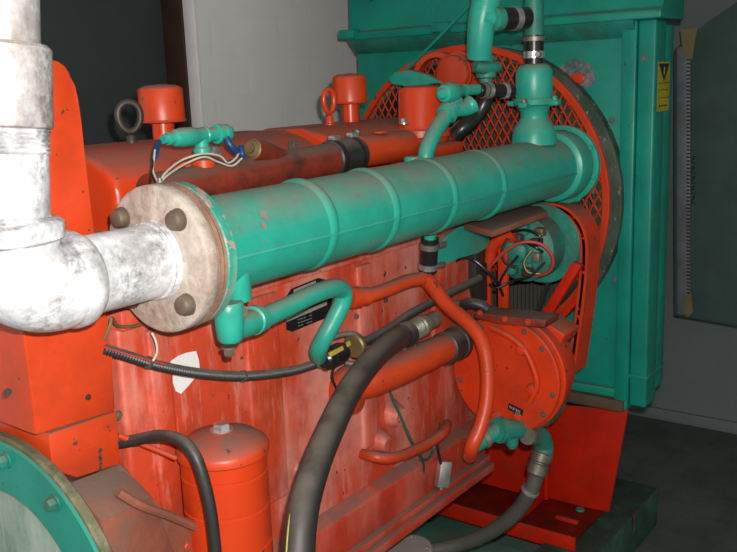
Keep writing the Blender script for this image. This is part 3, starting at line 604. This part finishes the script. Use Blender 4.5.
# ------------------------------------------------------------------ front end: bracket, alternator, belt guard
t = thing('alternator', 'grimy green alternator with pulley beneath the far end of the green cylinder', 'alternator', (2.750, 1.376, 1.378))
ac = V((2.720, 1.372, 1.528)); AS = 1.12
obj('body', MB().lathe((2.72,ac.y,ac.z), X_, [(-.03,.055),(-.025,.068),(0,.105),(.006,.113),(.09,.117),(.10,.113)], 48), 'greengrime', t)
for k in range(8):
    a = 2*PI*k/8+.3; c = V((2.70, ac.y+.07*math.cos(a), ac.z+.07*math.sin(a))); m = MB(); m.box(c-V((.022,.016+.006*(k%2),.012)), c+V((.014,.015,.014+.005*(k%3))), .005)
    if k%2: m.lathe(c-X_*.018, -X_, [(0,.01),(.014,.008)], 10)
    obj('terminal', m, ('iron','brassfit','greengrime')[k%3], t)
obj('end_bearing', MB().lathe((2.69,ac.y,ac.z), -X_, [(0,.04),(.02,.038),(.03,.025)], 24), 'greengrime', t)
pl = obj('pulley', MB().lathe((2.835,ac.y-.015,ac.z), X_, [(0,.05),(.002,.138),(.008,.141),(.014,.138),(.026,.125),(.038,.138),(.046,.141),(.052,.138),(.054,.05)], 64), 'greengrime', t)
obj('lead', MB().tube([(2.600, 1.441, 1.472), (2.580, 1.370, 1.539), (2.580, 1.308, 1.577), (2.600, 1.255, 1.577), (2.620, 1.222, 1.547), (2.640, 1.221, 1.504), (2.660, 1.251, 1.468), (2.680, 1.300, 1.449)], .0055, 10), 'wirer', t)
obj('lead', MB().tube([(2.600, 1.294, 1.575), (2.600, 1.258, 1.561), (2.620, 1.247, 1.545)], .004, 8), 'black', t)
for pts in ([(2.620, 1.240, 1.513), (2.600, 1.283, 1.466), (2.600, 1.348, 1.443), (2.580, 1.393, 1.419), (2.580, 1.423, 1.429)], [(2.640, 1.346, 1.520), (2.600, 1.363, 1.486), (2.600, 1.393, 1.432), (2.620, 1.392, 1.383)], [(2.620, 1.286, 1.549), (2.600, 1.304, 1.511), (2.600, 1.290, 1.479), (2.620, 1.257, 1.472)], [(2.620, 1.373, 1.582), (2.600, 1.384, 1.544), (2.600, 1.374, 1.505), (2.620, 1.347, 1.483)], [(2.640, 1.368, 1.599), (2.620, 1.307, 1.613), (2.620, 1.258, 1.597), (2.620, 1.272, 1.563)]):
    obj('lead', MB().tube(pts, .0045, 8), random.choice(['black','brass','black']), t)
for k, p in enumerate(((2.670, 1.361, 1.575), (2.660, 1.386, 1.548), (2.680, 1.286, 1.599), (2.660, 1.323, 1.464), (2.660, 1.379, 1.466))):
    obj('terminal', MB().box(V(p)-V((.015,.016,.014)), V(p)+V((.02,.016,.014)), .005), ('iron','greengrime','brass')[k%3], t)
t = thing('alternator_bracket', 'red slotted steel bracket holding the grimy green alternator', 'bracket', (2.700, 1.467, 1.271))
m = MB()
m.tube([(2.660, 1.466, 1.486), (2.660, 1.454, 1.535), (2.660, 1.424, 1.565), (2.660, 1.367, 1.586)], .022, 12)
m.box(V((2.660, 1.465, 1.288)), V((2.680, 1.500, 1.539)), .003); m.box(V((2.660, 1.399, 1.296)), V((2.680, 1.434, 1.561)), .003)
obj('slotted_arm', m, 'redfar', t)
m = MB(); m.prism([(2.800, 1.226, 1.481), (2.800, 1.193, 1.470), (2.800, 1.339, 1.220), (2.800, 1.374, 1.230)], (.03,0,0), .004)
obj('brace', m, 'reddark', t)
m = MB(); m.prism([(2.860, 1.203, 1.391), (2.860, 1.210, 1.348), (2.860, 1.310, 1.227), (2.860, 1.325, 1.244)], (.03,0,0), .004); obj('brace', m, 'reddark', t)
t = thing('drive_belt', 'black drive belt running down from the grimy green alternator pulley', 'belt', (2.850, 1.406, 1.206))
m = MB(); m.sweep([V((2.850, 1.292, 1.509)), V((2.850, 1.337, 1.380)), V((2.850, 1.394, 1.226)), V((2.850, 1.414, 1.129))], lambda i,n: [(-.006,-.012),(.006,-.012),(.006,.012),(-.006,.012)], up=(0,1,0)); obj('belt', m, 'rubber', t)

def strip(P, w, th):   # band sweeping in the Y-Z plane with width along X
    return lambda: None
t = thing('belt_guard', 'red arched steel belt guard with dusty crown below the fan guard', 'guard', (2.950, 1.274, 1.009))
gp = [(2.850, 1.537, 1.541), (2.850, 1.505, 1.594), (2.850, 1.406, 1.643), (2.850, 1.308, 1.655), (2.850, 1.242, 1.620), (2.850, 1.208, 1.550), (2.850, 1.207, 1.428), (2.850, 1.223, 1.266), (2.850, 1.250, 1.061)]
gp = catmull(gp, 10)
m = MB(); m.sweep(gp, lambda i,n: [(0,-.005),(.13,-.005),(.13,.005),(0,.005)], up=(1,0,0)); obj('arched_band', m, 'redfar', t)
m = MB(); m.sweep(gp, lambda i,n: [(0,-.014),(.006,-.014),(.006,.014),(0,.014)], up=(1,0,0)); obj('rim_flange', m, 'redfar', t)
t = thing('belt_cover', 'dark green curved cover plate tucked under the green cylinder', 'cover', (2.487, 1.460, 1.508))
m = MB(); m.prism([(2.264, 1.460, 1.527), (2.313, 1.460, 1.581), (2.385, 1.460, 1.620), (2.472, 1.460, 1.639), (2.576, 1.460, 1.633), (2.657, 1.460, 1.594), (2.692, 1.460, 1.540), (2.574, 1.460, 1.533), (2.456, 1.460, 1.537), (2.376, 1.460, 1.532)], (0,.03,0), .006, 3); obj('plate', m, 'green', t)
t = E0
m = MB(); m.box((2.63,1.52,.95), (2.74,2.2,1.62), .01)
obj('gear_case', m, 'red', t)
m = MB(); m.prism([(2.412, 1.417, 1.660), (2.905, 1.410, 1.660), (2.742, 1.287, 1.660), (2.313, 1.264, 1.660)], (0,0,-.02), .003); obj('dusty_top_plate', m, 'dusty', t)
m = MB(); m.tube([(2.420, 1.438, 1.388), (2.420, 1.404, 1.401), (2.430, 1.373, 1.396), (2.440, 1.354, 1.383)], .018, 14); obj('oil_hose', m, 'rubber', t)
m = MB(); m.tube([(2.420, 1.471, 1.384), (2.420, 1.434, 1.388)], .02, 14, smooth=False); obj('hose_stub', m, 'greengrime', t)
m = MB(); m.prism([(2.420, 1.390, 1.374), (2.420, 1.304, 1.371), (2.420, 1.221, 1.375), (2.420, 1.141, 1.379), (2.420, 1.147, 1.353), (2.420, 1.228, 1.349), (2.420, 1.311, 1.344), (2.420, 1.390, 1.354)], (.10,0,0), .004); obj('bolted_strap', m, 'redpipe', t)
for p in ((2.415, 1.365, 1.375), (2.415, 1.277, 1.366), (2.415, 1.198, 1.367)): bolt(t, p, -X_, .007, .008, 'red')
m = MB(); m.prism([(2.575, 1.470, 1.422), (2.578, 1.470, 1.541), (2.654, 1.470, 1.542), (2.657, 1.470, 1.352), (2.601, 1.470, 1.347)], (0,.04,0), .004); obj('rubber_mount', m, 'rubber', t)
obj('belt_wire', MB().tube([(2.500, 1.525, 1.500), (2.500, 1.478, 1.527), (2.500, 1.433, 1.524), (2.520, 1.393, 1.484), (2.560, 1.371, 1.435)], .005, 8), 'black', label='thin black wire looping left of the grimy green alternator', cat='wire')

# ------------------------------------------------------------------ fan guard, fan, radiator
GC = V((3.05,1.776,1.645)); GR = .571
t = thing('fan_guard', 'large round red expanded-mesh fan guard in front of the green radiator', 'fan guard', (3.05,1.776,1.05))
obj('hoop', MB().ring(GC-X_*.012, X_, GR-.012, GR+.012, .02, 96, .004), 'redfar', t)
m = MB()
for sgn in (1,-1):
    d = V((0, .50*sgn, .866)); nrm = V((0, d.z, -d.y)); 
    k = -GR
    while k < GR:
        h = math.sqrt(max(GR*GR-k*k, 0)); a = GC+nrm*k-d*h; b = GC+nrm*k+d*h
        zc = 1.36
        if a.z < zc and b.z > zc: a = a.lerp(b, (zc-a.z)/(b.z-a.z))
        if b.z < zc and a.z > zc: b = b.lerp(a, (zc-b.z)/(a.z-b.z))
        if (b-a).length > .03 and max(a.z,b.z) > zc: m.tube([a+X_*.002*sgn, b+X_*.002*sgn], .0036, 4, smooth=False)
        k += .030
obj('mesh', m, 'redfar', t)
hc_y, hc_z = 1.86, 2.10
obj('hub_ring', MB().ring((2.97,hc_y,hc_z), X_, .085, .105, .04, 48), 'redclean', t)
t = thing('fan_hub', 'red round fan pulley hub behind the domed thermostat housing', 'pulley', (2.9,1.9,1.65))
hc = V((2.920, 1.757, 2.120))
obj('pulley', MB().lathe((2.92,hc.y,hc.z), X_, [(-.012,0),(-.011,.045),(-.005,.064),(.004,.069),(.012,.069),(.013,.074),(.03,.072),(.032,.06),(.045,.06),(.046,.082),(.07,.084),(.076,.08)], 48), 'red', t)
obj('shaft', MB().cyl((2.99,hc.y,hc.z), (3.12,hc.y,hc.z), .035), 'iron', t)
t = thing('radiator_fan', 'dark bladed cooling fan behind the red mesh guard', 'fan', (3.16,1.88,1.1))
obj('hub', MB().lathe((3.11,1.88,1.63), X_, [(0,.08),(.01,.09),(.06,.09),(.07,.08)], 32), 'iron', t)
for k in range(6):
    a = 2*PI*k/6+.3; u = V((0, math.cos(a), math.sin(a))); w = V((0, -math.sin(a), math.cos(a)))
    c = V((3.15,1.88,1.63)); m = MB()
    m.prism([c+u*.07-w*.03-X_*.02, c+u*.07+w*.03+X_*.02, c+u*.50+w*.10+X_*.035, c+u*.50-w*.07-X_*.035], w*.0+X_*.006); obj('blade', m, 'iron', t)

t = thing('radiator', 'big green radiator cabinet standing at the far end of the engine', 'radiator', (3.5,1.85,.8))
yl, yr = 2.484, 1.202
SC = V((3.25,1.83,1.622))
m = MB(); m.box((3.31,yr,.86), (3.42,yl,2.33), .006); obj('cabinet', m, 'greenrad', t)
m = MB(); m.box((3.285,yr,.84), (3.31,yl,.875), .004); m.box((3.285,yr,.795), (3.42,yl,.83), .004); obj('bottom_rail', m, 'greenrad', t)
m = MB(); m.box((3.27,yr+.01,.79), (3.42,yl,.835), .004); obj('dirty_sill', m, paint('brown_dirty_sill', (.10,.06,.035), .4, .8, grime=.5, bump=.3), t)
m = MB(); m.prism([(3.31,yl+.0,2.285),(3.24,yl+.0,2.285),(3.24,yl+.0,2.315),(3.27,yl+.0,2.325),(3.27,yl+.0,2.8),(3.50,yl+.0,2.8),(3.50,yl+.0,2.285)], (0,-(yl-yr)-.105,0), .006); obj('top_tank', m, 'greenrad', t)
m = MB(); m.prism([(3.245,yl,2.286),(3.305,yl,2.286),(3.305,yl,2.226)], (0,-(yl-yr)-.0,0), .001); obj('slanted_lip', m, 'greengrime', t)
for yy in (2.43, 1.95):
    m = MB(); m.box((3.215,yy,2.29), (3.28,yy+.085,2.33), .008); obj('tank_lug', m, 'greenrad', t)
m = MB(); m.prism([(3.27,2.36,2.44),(3.27,2.30,2.6),(3.27,2.34,2.6),(3.27,2.40,2.46)], (-.02,0,0), .004); obj('tank_stiffener', m, 'greenrad', t)
m = MB(); m.box((3.28,yr-.005,.83), (3.31,yr+.05,2.285), .006); m.box((3.295,1.13,.815), (3.41,yr-.005,2.285), .008, 3); m.box((3.29,1.125,.93), (3.41,1.20,.945), .003)
obj('side_channel', m, 'greenrad', t)
m = MB(); m.box((3.41,1.132,.86), (3.50,yr,2.27), .004); m.box((3.41,1.128,.93), (3.502,1.15,.945), .003); sf = obj('side_panel', m, 'greenrad', t)
obj('shroud_ring', MB().ring(SC, X_, .55, .602, .06, 96, .006), 'shroud', t)
obj('shroud_barrel', MB().ring(SC-X_*.14, X_, .548, .554, .2, 96, .001), 'shroud', t)
m = MB(); m.lathe((3.29,SC.y,SC.z), X_, [(0,.55),(.03,.55)], 64)
for k in range(60):
    y = 1.30+k*.018; h = math.sqrt(max(.54**2-(y-SC.y)**2, 0)); m.box((3.28,y,SC.z-h), (3.291,y+.006,SC.z+h), 0)
obj('core', m, 'corem', t)
m = MB(); rr = random.Random(2); P = [];
for k in range(16):
    a = 2*PI*k/16; q = .8+.35*rr.random(); P.append((3.306, 1.455+.095*math.cos(a)*q, 2.095+.06*math.sin(a)*q))
m.prism(P, (.006,0,0)); obj('stripped_patch', m, 'scar', t, label='stripped silvery patch in the paint')
m = MB(); m.prism([(3.300, 1.460, 2.097), (3.300, 1.428, 2.110), (3.300, 1.396, 2.094), (3.300, 1.407, 2.065), (3.300, 1.428, 2.073), (3.300, 1.435, 2.051)], (-.012,0,0), .002); obj('guard_tab', m, 'redclean', t, label='small red tab')
for p in ((3.300, 1.262, 1.319), (3.300, 1.290, 1.929), (3.290, 1.167, 2.150)): bolt(t, p, -X_, .009, .006, 'zinc')
# warning sticker
yy = yr-.135
st = [(3.000, 1.024, 2.131), ]
def SP(px_x, z): return (px_x, yr-.136, z)
t2 = t
sx0, sx1, sz0, sz1 = 3.325, 3.455, 1.957, 2.135
lab = obj('warning_label', MB().box((sx0,1.1293,sz0), (sx1,1.1328,sz1), 0), 'stickery', t, label='yellow warning label with black triangle')
m = MB(); m.prism([(sx0+.006,1.1283,sz1-.006),(sx1-.006,1.1283,sz1-.006),((sx0+sx1)/2,1.1283,sz1-.07)], (0,.001,0))
for z in (.075,.10,.128): m.box((sx0+.004,1.1285,sz1-z-.002), (sx1-.004,1.1291,sz1-z), 0)
for k in range(5): m.box((sx0+.02+.018*k,1.1285,sz0+.016), (sx0+.031+.018*k,1.1291,sz0+.023), 0)
obj('printing', m, 'black', lab)
m = MB(); cx_ = (sx0+sx1)/2; m.box((cx_-.006,1.1276,sz1-.045), (cx_+.006,1.1282,sz1-.018), .0002); obj('exclamation_mark', m, 'stickery', lab)

# duct board beside the radiator
t = thing('duct_board', 'dark grey duct board with taped corners hanging to the right of the radiator', 'board', (4.3,.9,1.0))
bt = [(4.300, 1.390, 2.196), (4.300, 1.288, 2.283), (4.300, 1.027, 2.447), (4.300, 0.866, 2.433), (4.300, 0.776, 0.899), (4.300, 1.346, 0.931)]
obj('board', MB().prism(bt, (.961,0,0), .004), 'board', t)
m = MB(); m.prism([(4.280, 1.370, 2.204), (4.280, 1.311, 2.218), (4.280, 1.263, 0.942), (4.280, 1.326, 0.944)], (.02,0,0), .002)
ps = obj('perforated_strip', m, 'zinc', t)
m = MB()
a, b = V((4.279, 1.322, 2.148)), V((4.279, 1.278, 0.970))
for k in range(70): q = a.lerp(b, k/69); m.box(q-V((.001,.014,.003)), q+V((.001,.002,.003)), 0)
obj('slots', m, 'black', ps)
m = MB(); m.prism([(4.275, 1.357, 2.283), (4.275, 1.281, 2.287), (4.275, 1.298, 2.147), (4.275, 1.340, 2.175)], (.004,0,0)); obj('tape', m, 'tape', t)
m = MB(); m.prism([(4.275, 1.293, 1.019), (4.275, 1.262, 1.062), (4.275, 1.248, 0.964), (4.275, 1.280, 0.930)], (.004,0,0)); obj('tape', m, 'tape', t)
m = MB()
for (x0_,y0_,x1_,y1_) in ((691,160,694,168),(692,170,695,172),(692,176,694,183),(691,186,695,184),(692,190,694,197)): m.tube([PX(x0_+0,y0_+0,4.298) if False else V((0,0,0)), V((0,0,.001))], .0001, 3, smooth=False) if False else None
a = V((4.298, 1.283, 1.690)); b = V((4.298, 1.276, 1.502))
for k in range(5):
    q = a.lerp(b, k/4); m.tube([q+V((0,.014,.010)), q+V((0,-.006,.016)), q+V((0,.008,-.012)), q+V((0,-.012,-.014))], .0022, 6)
obj('handwriting', m, 'black', t, label='faint black handwritten marks')

# ------------------------------------------------------------------ pipework above
t = thing('thermostat_bell', 'green bell-shaped casting standing on the far end of the green cylinder', 'housing', (2.7,AY,1.89))
bc = V((2.724, 1.330, 1.902))
def at_z(py): return V(PY(534,py,1.33)).z if False else None
b0 = bc
obj('base', MB().lathe(b0-Z_*.02, Z_, [(0,.075),(.03,.072),(.055,.066),(.075,.05),(.085,.046)], 32), 'green', t)
obj('neck', MB().lathe(b0+Z_*.055, Z_, [(0,.046),(.03,.044),(.05,.055),(.056,.062)], 32), 'green', t)
m = MB(); m.lathe(b0+Z_*.105, Z_, [(0,.06),(.004,.066),(.02,.068),(.024,.064)], 32)
for s in (1,-1): m.box(b0+V((-.018,-.018+s*.072,.104)), b0+V((.018,.018+s*.072,.122)), .006)
m.box(b0+V((-.088,-.015,.100)), b0+V((-.05,.015,.118)), .006); m.box(b0+V((.05,-.015,.100)), b0+V((.088,.015,.118)), .006)
obj('flange', m, 'green', t)
obj('bell', MB().lathe(b0+Z_*.128, Z_, [(0,.06),(.004,.0615),(.08,.060),(.095,.056),(.105,.048),(.11,.035),(.112,0)], 40), 'green', t)
bolt(t, b0+V((-.07,0,.118)), Z_, .009, .01, 'brassfit'); bolt(t, b0+V((0,-.072,.122)), Z_, .009, .01, 'green')
t = thing('bell_top_hose', 'short upright black hose with clamps on top of the green bell casting', 'hose', b0+Z_*.235)
h0 = b0+Z_*.23
obj('hose', MB().cyl(h0, h0+Z_*.10, .031), 'rubberclean', t)
obj('hose_clamp', MB().lathe(h0+Z_*.025, Z_, [(0,.032),(.001,.035),(.022,.035),(.023,.032)], 28), 'steel', t)
obj('hose_clamp', MB().lathe(h0+Z_*.078, Z_, [(0,.032),(.001,.036),(.014,.036),(.015,.032)], 28), 'brassfit', t)
obj('screw', MB().hexa(h0+V((-.03,-.03,.036)), (-1,-.3,0), .011, .025), 'brassfit', t)
t = thing('riser_pipe', 'grimy green upright pipe above the black hose at the picture top', 'pipe', h0+Z_*.1)
obj('pipe', MB().tube([h0+Z_*.09, h0+Z_*.15, h0+Z_*.22, h0+V((.03,0,.30)), h0+V((.05,0,.42))], .031, 24), 'greengrime', t)
t = thing('upper_cross_hose', 'horizontal black hose with silver clamp joining the two upright green pipes', 'hose', (2.629, 1.360, 2.261))
ha, hb = V((2.588, 1.380, 2.279)), V((2.693, 1.340, 2.283)); hd = (hb-ha).normalized()
obj('hose', MB().cyl(ha, hb, .034), 'rubberclean', t)
obj('hose_clamp', MB().lathe(ha+hd*.05, hd, [(0,.035),(.001,.038),(.02,.038),(.021,.035)], 28), 'steel', t)
obj('green_collar', MB().lathe(ha-hd*.03, hd, [(0,.03),(.004,.037),(.03,.037),(.034,.03)], 24), 'greengrime', t)
t = thing('radiator_top_pipe', 'wide green pipe dropping from the picture top onto the fan guard', 'pipe', (2.520, 1.450, 2.158))
obj('pipe', MB().tube([(2.593, 1.420, 2.458), (2.572, 1.420, 2.338), (2.563, 1.430, 2.279), (2.567, 1.440, 2.219), (2.577, 1.450, 2.164)], .045, 28, rf=lambda u: .048-.009*u), 'green', t)
obj('side_outlet', MB().tube([(2.546, 1.420, 2.289), (2.573, 1.400, 2.283), (2.597, 1.385, 2.280)], .03, 20), 'green', t)
obj('lower_valve', MB().lathe((2.621, 1.450, 2.069), Z_, [(0,.02),(.03,.022),(.034,.032),(.05,.032),(.055,.022),(.08,.024),(.085,.03),(.10,.03),(.11,.02)], 20), 'greengrime', t)
obj('valve_arm', MB().tube([(2.569, 1.460, 2.140), (2.598, 1.440, 2.132), (2.659, 1.430, 2.135)], .02, 16), 'greengrime', t)
t = thing('bypass_hose', 'black rubber hose bending down behind the green bypass pipe', 'hose', (2.504, 1.500, 1.910))
obj('hose', MB().tube([(2.621, 1.450, 2.069), (2.625, 1.460, 2.022), (2.606, 1.480, 1.981), (2.562, 1.500, 1.948), (2.549, 1.530, 1.917)], .026, 20), 'rubberclean', t)
t = thing('bypass_pipe', 'green S-shaped pipe rising from behind the green cylinder to a cast tee', 'pipe', (2.169, 1.400, 1.864))
obj('pipe', MB().tube([(2.199, 1.420, 1.847), (2.212, 1.420, 1.903), (2.264, 1.420, 1.957), (2.327, 1.420, 2.000), (2.381, 1.420, 2.039)], .024, 20), 'green', t)
m = MB(); m.lathe((2.321, 1.420, 1.995), V((2.381, 1.420, 2.045))-V((2.321, 1.420, 1.995)), [(0,.026),(.004,.032),(.025,.032),(.03,.026)], 24)
m.lathe((2.296, 1.420, 2.060), V((2.453, 1.420, 2.067))-V((2.296, 1.420, 2.060)), [(0,0),(.001,.012),(.012,.018),(.014,.024),(.03,.030),(.07,.030),(.085,.022),(.12,.018)], 24)
m.tube([(2.346, 1.400, 2.011), (2.388, 1.390, 2.015), (2.407, 1.380, 2.026)], .022, 16, rf=lambda u: .02+.01*u)
m.tube([(2.435, 1.420, 2.067), (2.510, 1.410, 2.068)], .017, 20)
obj('tee_body', m, 'green', t)
m = MB(); m.lathe((2.107, 1.400, 1.878), Z_, [(-.03,.026),(.012,.026),(.016,.022)], 20); obj('stub', m, 'green', t, label='small green capped stub')
t = thing('bypass_joint', 'horizontal black hose with silver clamps between cast tee and green bell', 'hose', (2.589, 1.400, 2.047))
ha, hb = V((2.498, 1.410, 2.065)), V((2.628, 1.360, 2.057)); hd = (hb-ha).normalized()
obj('hose', MB().cyl(ha, hb, .0225), 'rubberclean', t)
for k, mt in ((.015,'brassfit'), (.035,'steel'), ((hb-ha).length-.04,'steel')): obj('hose_clamp', MB().lathe(ha+hd*k, hd, [(0,.023),(.001,.0255),(.014,.0255),(.015,.023)], 28), mt, t)
t = thing('control_rod', 'thin dark green rod slanting down across the radiator top', 'rod', (3.000, 2.044, 2.106))
obj('rod', MB().tube([(3.000, 1.715, 2.372), (3.000, 1.873, 2.249), (3.000, 2.049, 2.114)], .007, 10, smooth=False), 'greenrad', t)
t = thing('throttle_lever', 'green leaf-shaped lever lying above the domed thermostat housing', 'lever', (2.900, 1.908, 2.085))
m = MB(); m.prism([(2.900, 2.037, 2.108), (2.900, 2.003, 2.137), (2.900, 1.938, 2.142), (2.900, 1.862, 2.124), (2.900, 1.784, 2.089), (2.900, 1.863, 2.084), (2.900, 1.954, 2.083), (2.900, 2.014, 2.088)], (.05,0,0), .008, 3); obj('lever_plate', m, 'green', t)

# ------------------------------------------------------------------ base frame
t = thing('radiator_support', 'bright red angle bracket and shelf carrying the radiator', 'bracket', (3.3,1.7,.2))
m = MB(); m.prism([(3.450, 1.627, 0.233), (3.450, 1.629, 0.652), (3.450, 1.577, 0.695), (3.450, 1.256, 0.733), (3.450, 1.328, 0.255)], (.012,0,0), .002); obj('upright_plate', m, 'reddark', t)
m = MB(); m.box((3.42,1.60,.25), (3.432,2.2,.78), .002); obj('inner_plate', m, 'reddark', t)
m = MB(); m.box((3.178,1.36,.235), (3.47,2.3,.247), .002); obj('shelf', m, 'shelfshade', t)
m = MB(); m.box((3.165,1.36,.18), (3.178,2.3,.25), .003); obj('shelf_lip', m, 'reddark', t)
m = MB(); m.prism([(3.18,1.615,.25),(3.43,1.615,.25),(3.43,1.615,.75),(3.40,1.615,.75)], (0,.012,0), .002); obj('gusset', m, 'reddark', t)
m = MB(); m.box((3.28,1.40,.247), (3.30,1.50,.262), .003); obj('shelf_bar', m, 'reddark', t)
m = MB(); m.lathe((3.410, 1.443, 0.250), Z_, [(0,.02),(.008,.018)], 16); obj('anchor_nut', m, 'greengrime', t)
t = thing('skid_frame', 'green steel base skid on the floor under the engine', 'base frame', (3.0,1.6,0))
m = MB(); m.box((.6,1.27,.0), (3.92,1.50,.195), .01); obj('side_beam', m, 'skid', t)
m = MB(); m.box((.6,2.2,.0), (3.92,2.43,.195), .01); obj('side_beam', m, 'greengrime', t)
m = MB(); m.box((2.88,1.50,.03), (3.10,2.2,.17), .006); obj('cross_member', m, 'greenrad', t)
m = MB(); m.box((1.0,1.50,.01), (3.8,2.2,.03), .002); obj('drip_tray', m, 'green', t)
obj('anchor_stud', MB().cyl((3.471, 1.224, 0.190), V((3.471, 1.224, 0.190))+Z_*.07, .010), 'iron', t)
t = thing('round_cap', 'grey round bolted cap below the engine side', 'cap', (2.473, 1.709, 0.450))
q = V((2.356, 1.629, 0.520))
obj('lid', MB().lathe(q-Z_*.03, Z_, [(0,.085),(.02,.085),(.026,.081)], 40), 'capgrey', t)
obj('stand_pipe', MB().cyl((q.x,q.y,.195 if q.y > 2.2 or q.y < 1.5 else .03), q-Z_*.03, .05), 'iron', t)
for k in range(4): a = PI/2*k+.4; obj('screw', MB().lathe(q+V((.066*math.cos(a),.066*math.sin(a),-.006)), Z_, [(0,.005),(.006,.004)], 10), 'steel', t)

# ------------------------------------------------------------------ camera and light
cam = bpy.data.cameras.new('camera'); co = bpy.data.objects.new('camera', cam); COL.objects.link(co)
co.matrix_world = Matrix([[0.590726, 0.191233, -0.783883, 0.0], [-0.806012, 0.095016, -0.584223, 0.0], [-0.037241, 0.976935, 0.210265, 2.1], [0.0, 0.0, 0.0, 1.0]])
cam.sensor_width = 36; cam.lens = 897.7033*36/737; cam.clip_start = .05
sc.camera = co
fl_ = bpy.data.lights.new('camera_flash', 'POINT'); fl_.energy = 205; fl_.shadow_soft_size = .012; fl_.color = (1,.97,.94)
fo = bpy.data.objects.new('camera_flash', fl_); COL.objects.link(fo)
fo.location = co.matrix_world@V((.035,.065,-.02))
w = bpy.data.worlds.new('world'); sc.world = w; w.use_nodes = True
w.node_tree.nodes['Background'].inputs[0].default_value = (.8,.9,1,1); w.node_tree.nodes['Background'].inputs[1].default_value = .012
al = bpy.data.lights.new('room_light', 'AREA'); al.energy = 3; al.size = 1.2; al.color = (.85,.95,1)
ao = bpy.data.objects.new('room_light', al); COL.objects.link(ao); ao.location = (1.5,.2,3.35)
sc.view_settings.view_transform = 'Standard'; sc.view_settings.look = 'None'; sc.view_settings.exposure = 0; sc.view_settings.gamma = 1
sc.view_settings.use_curve_mapping = False
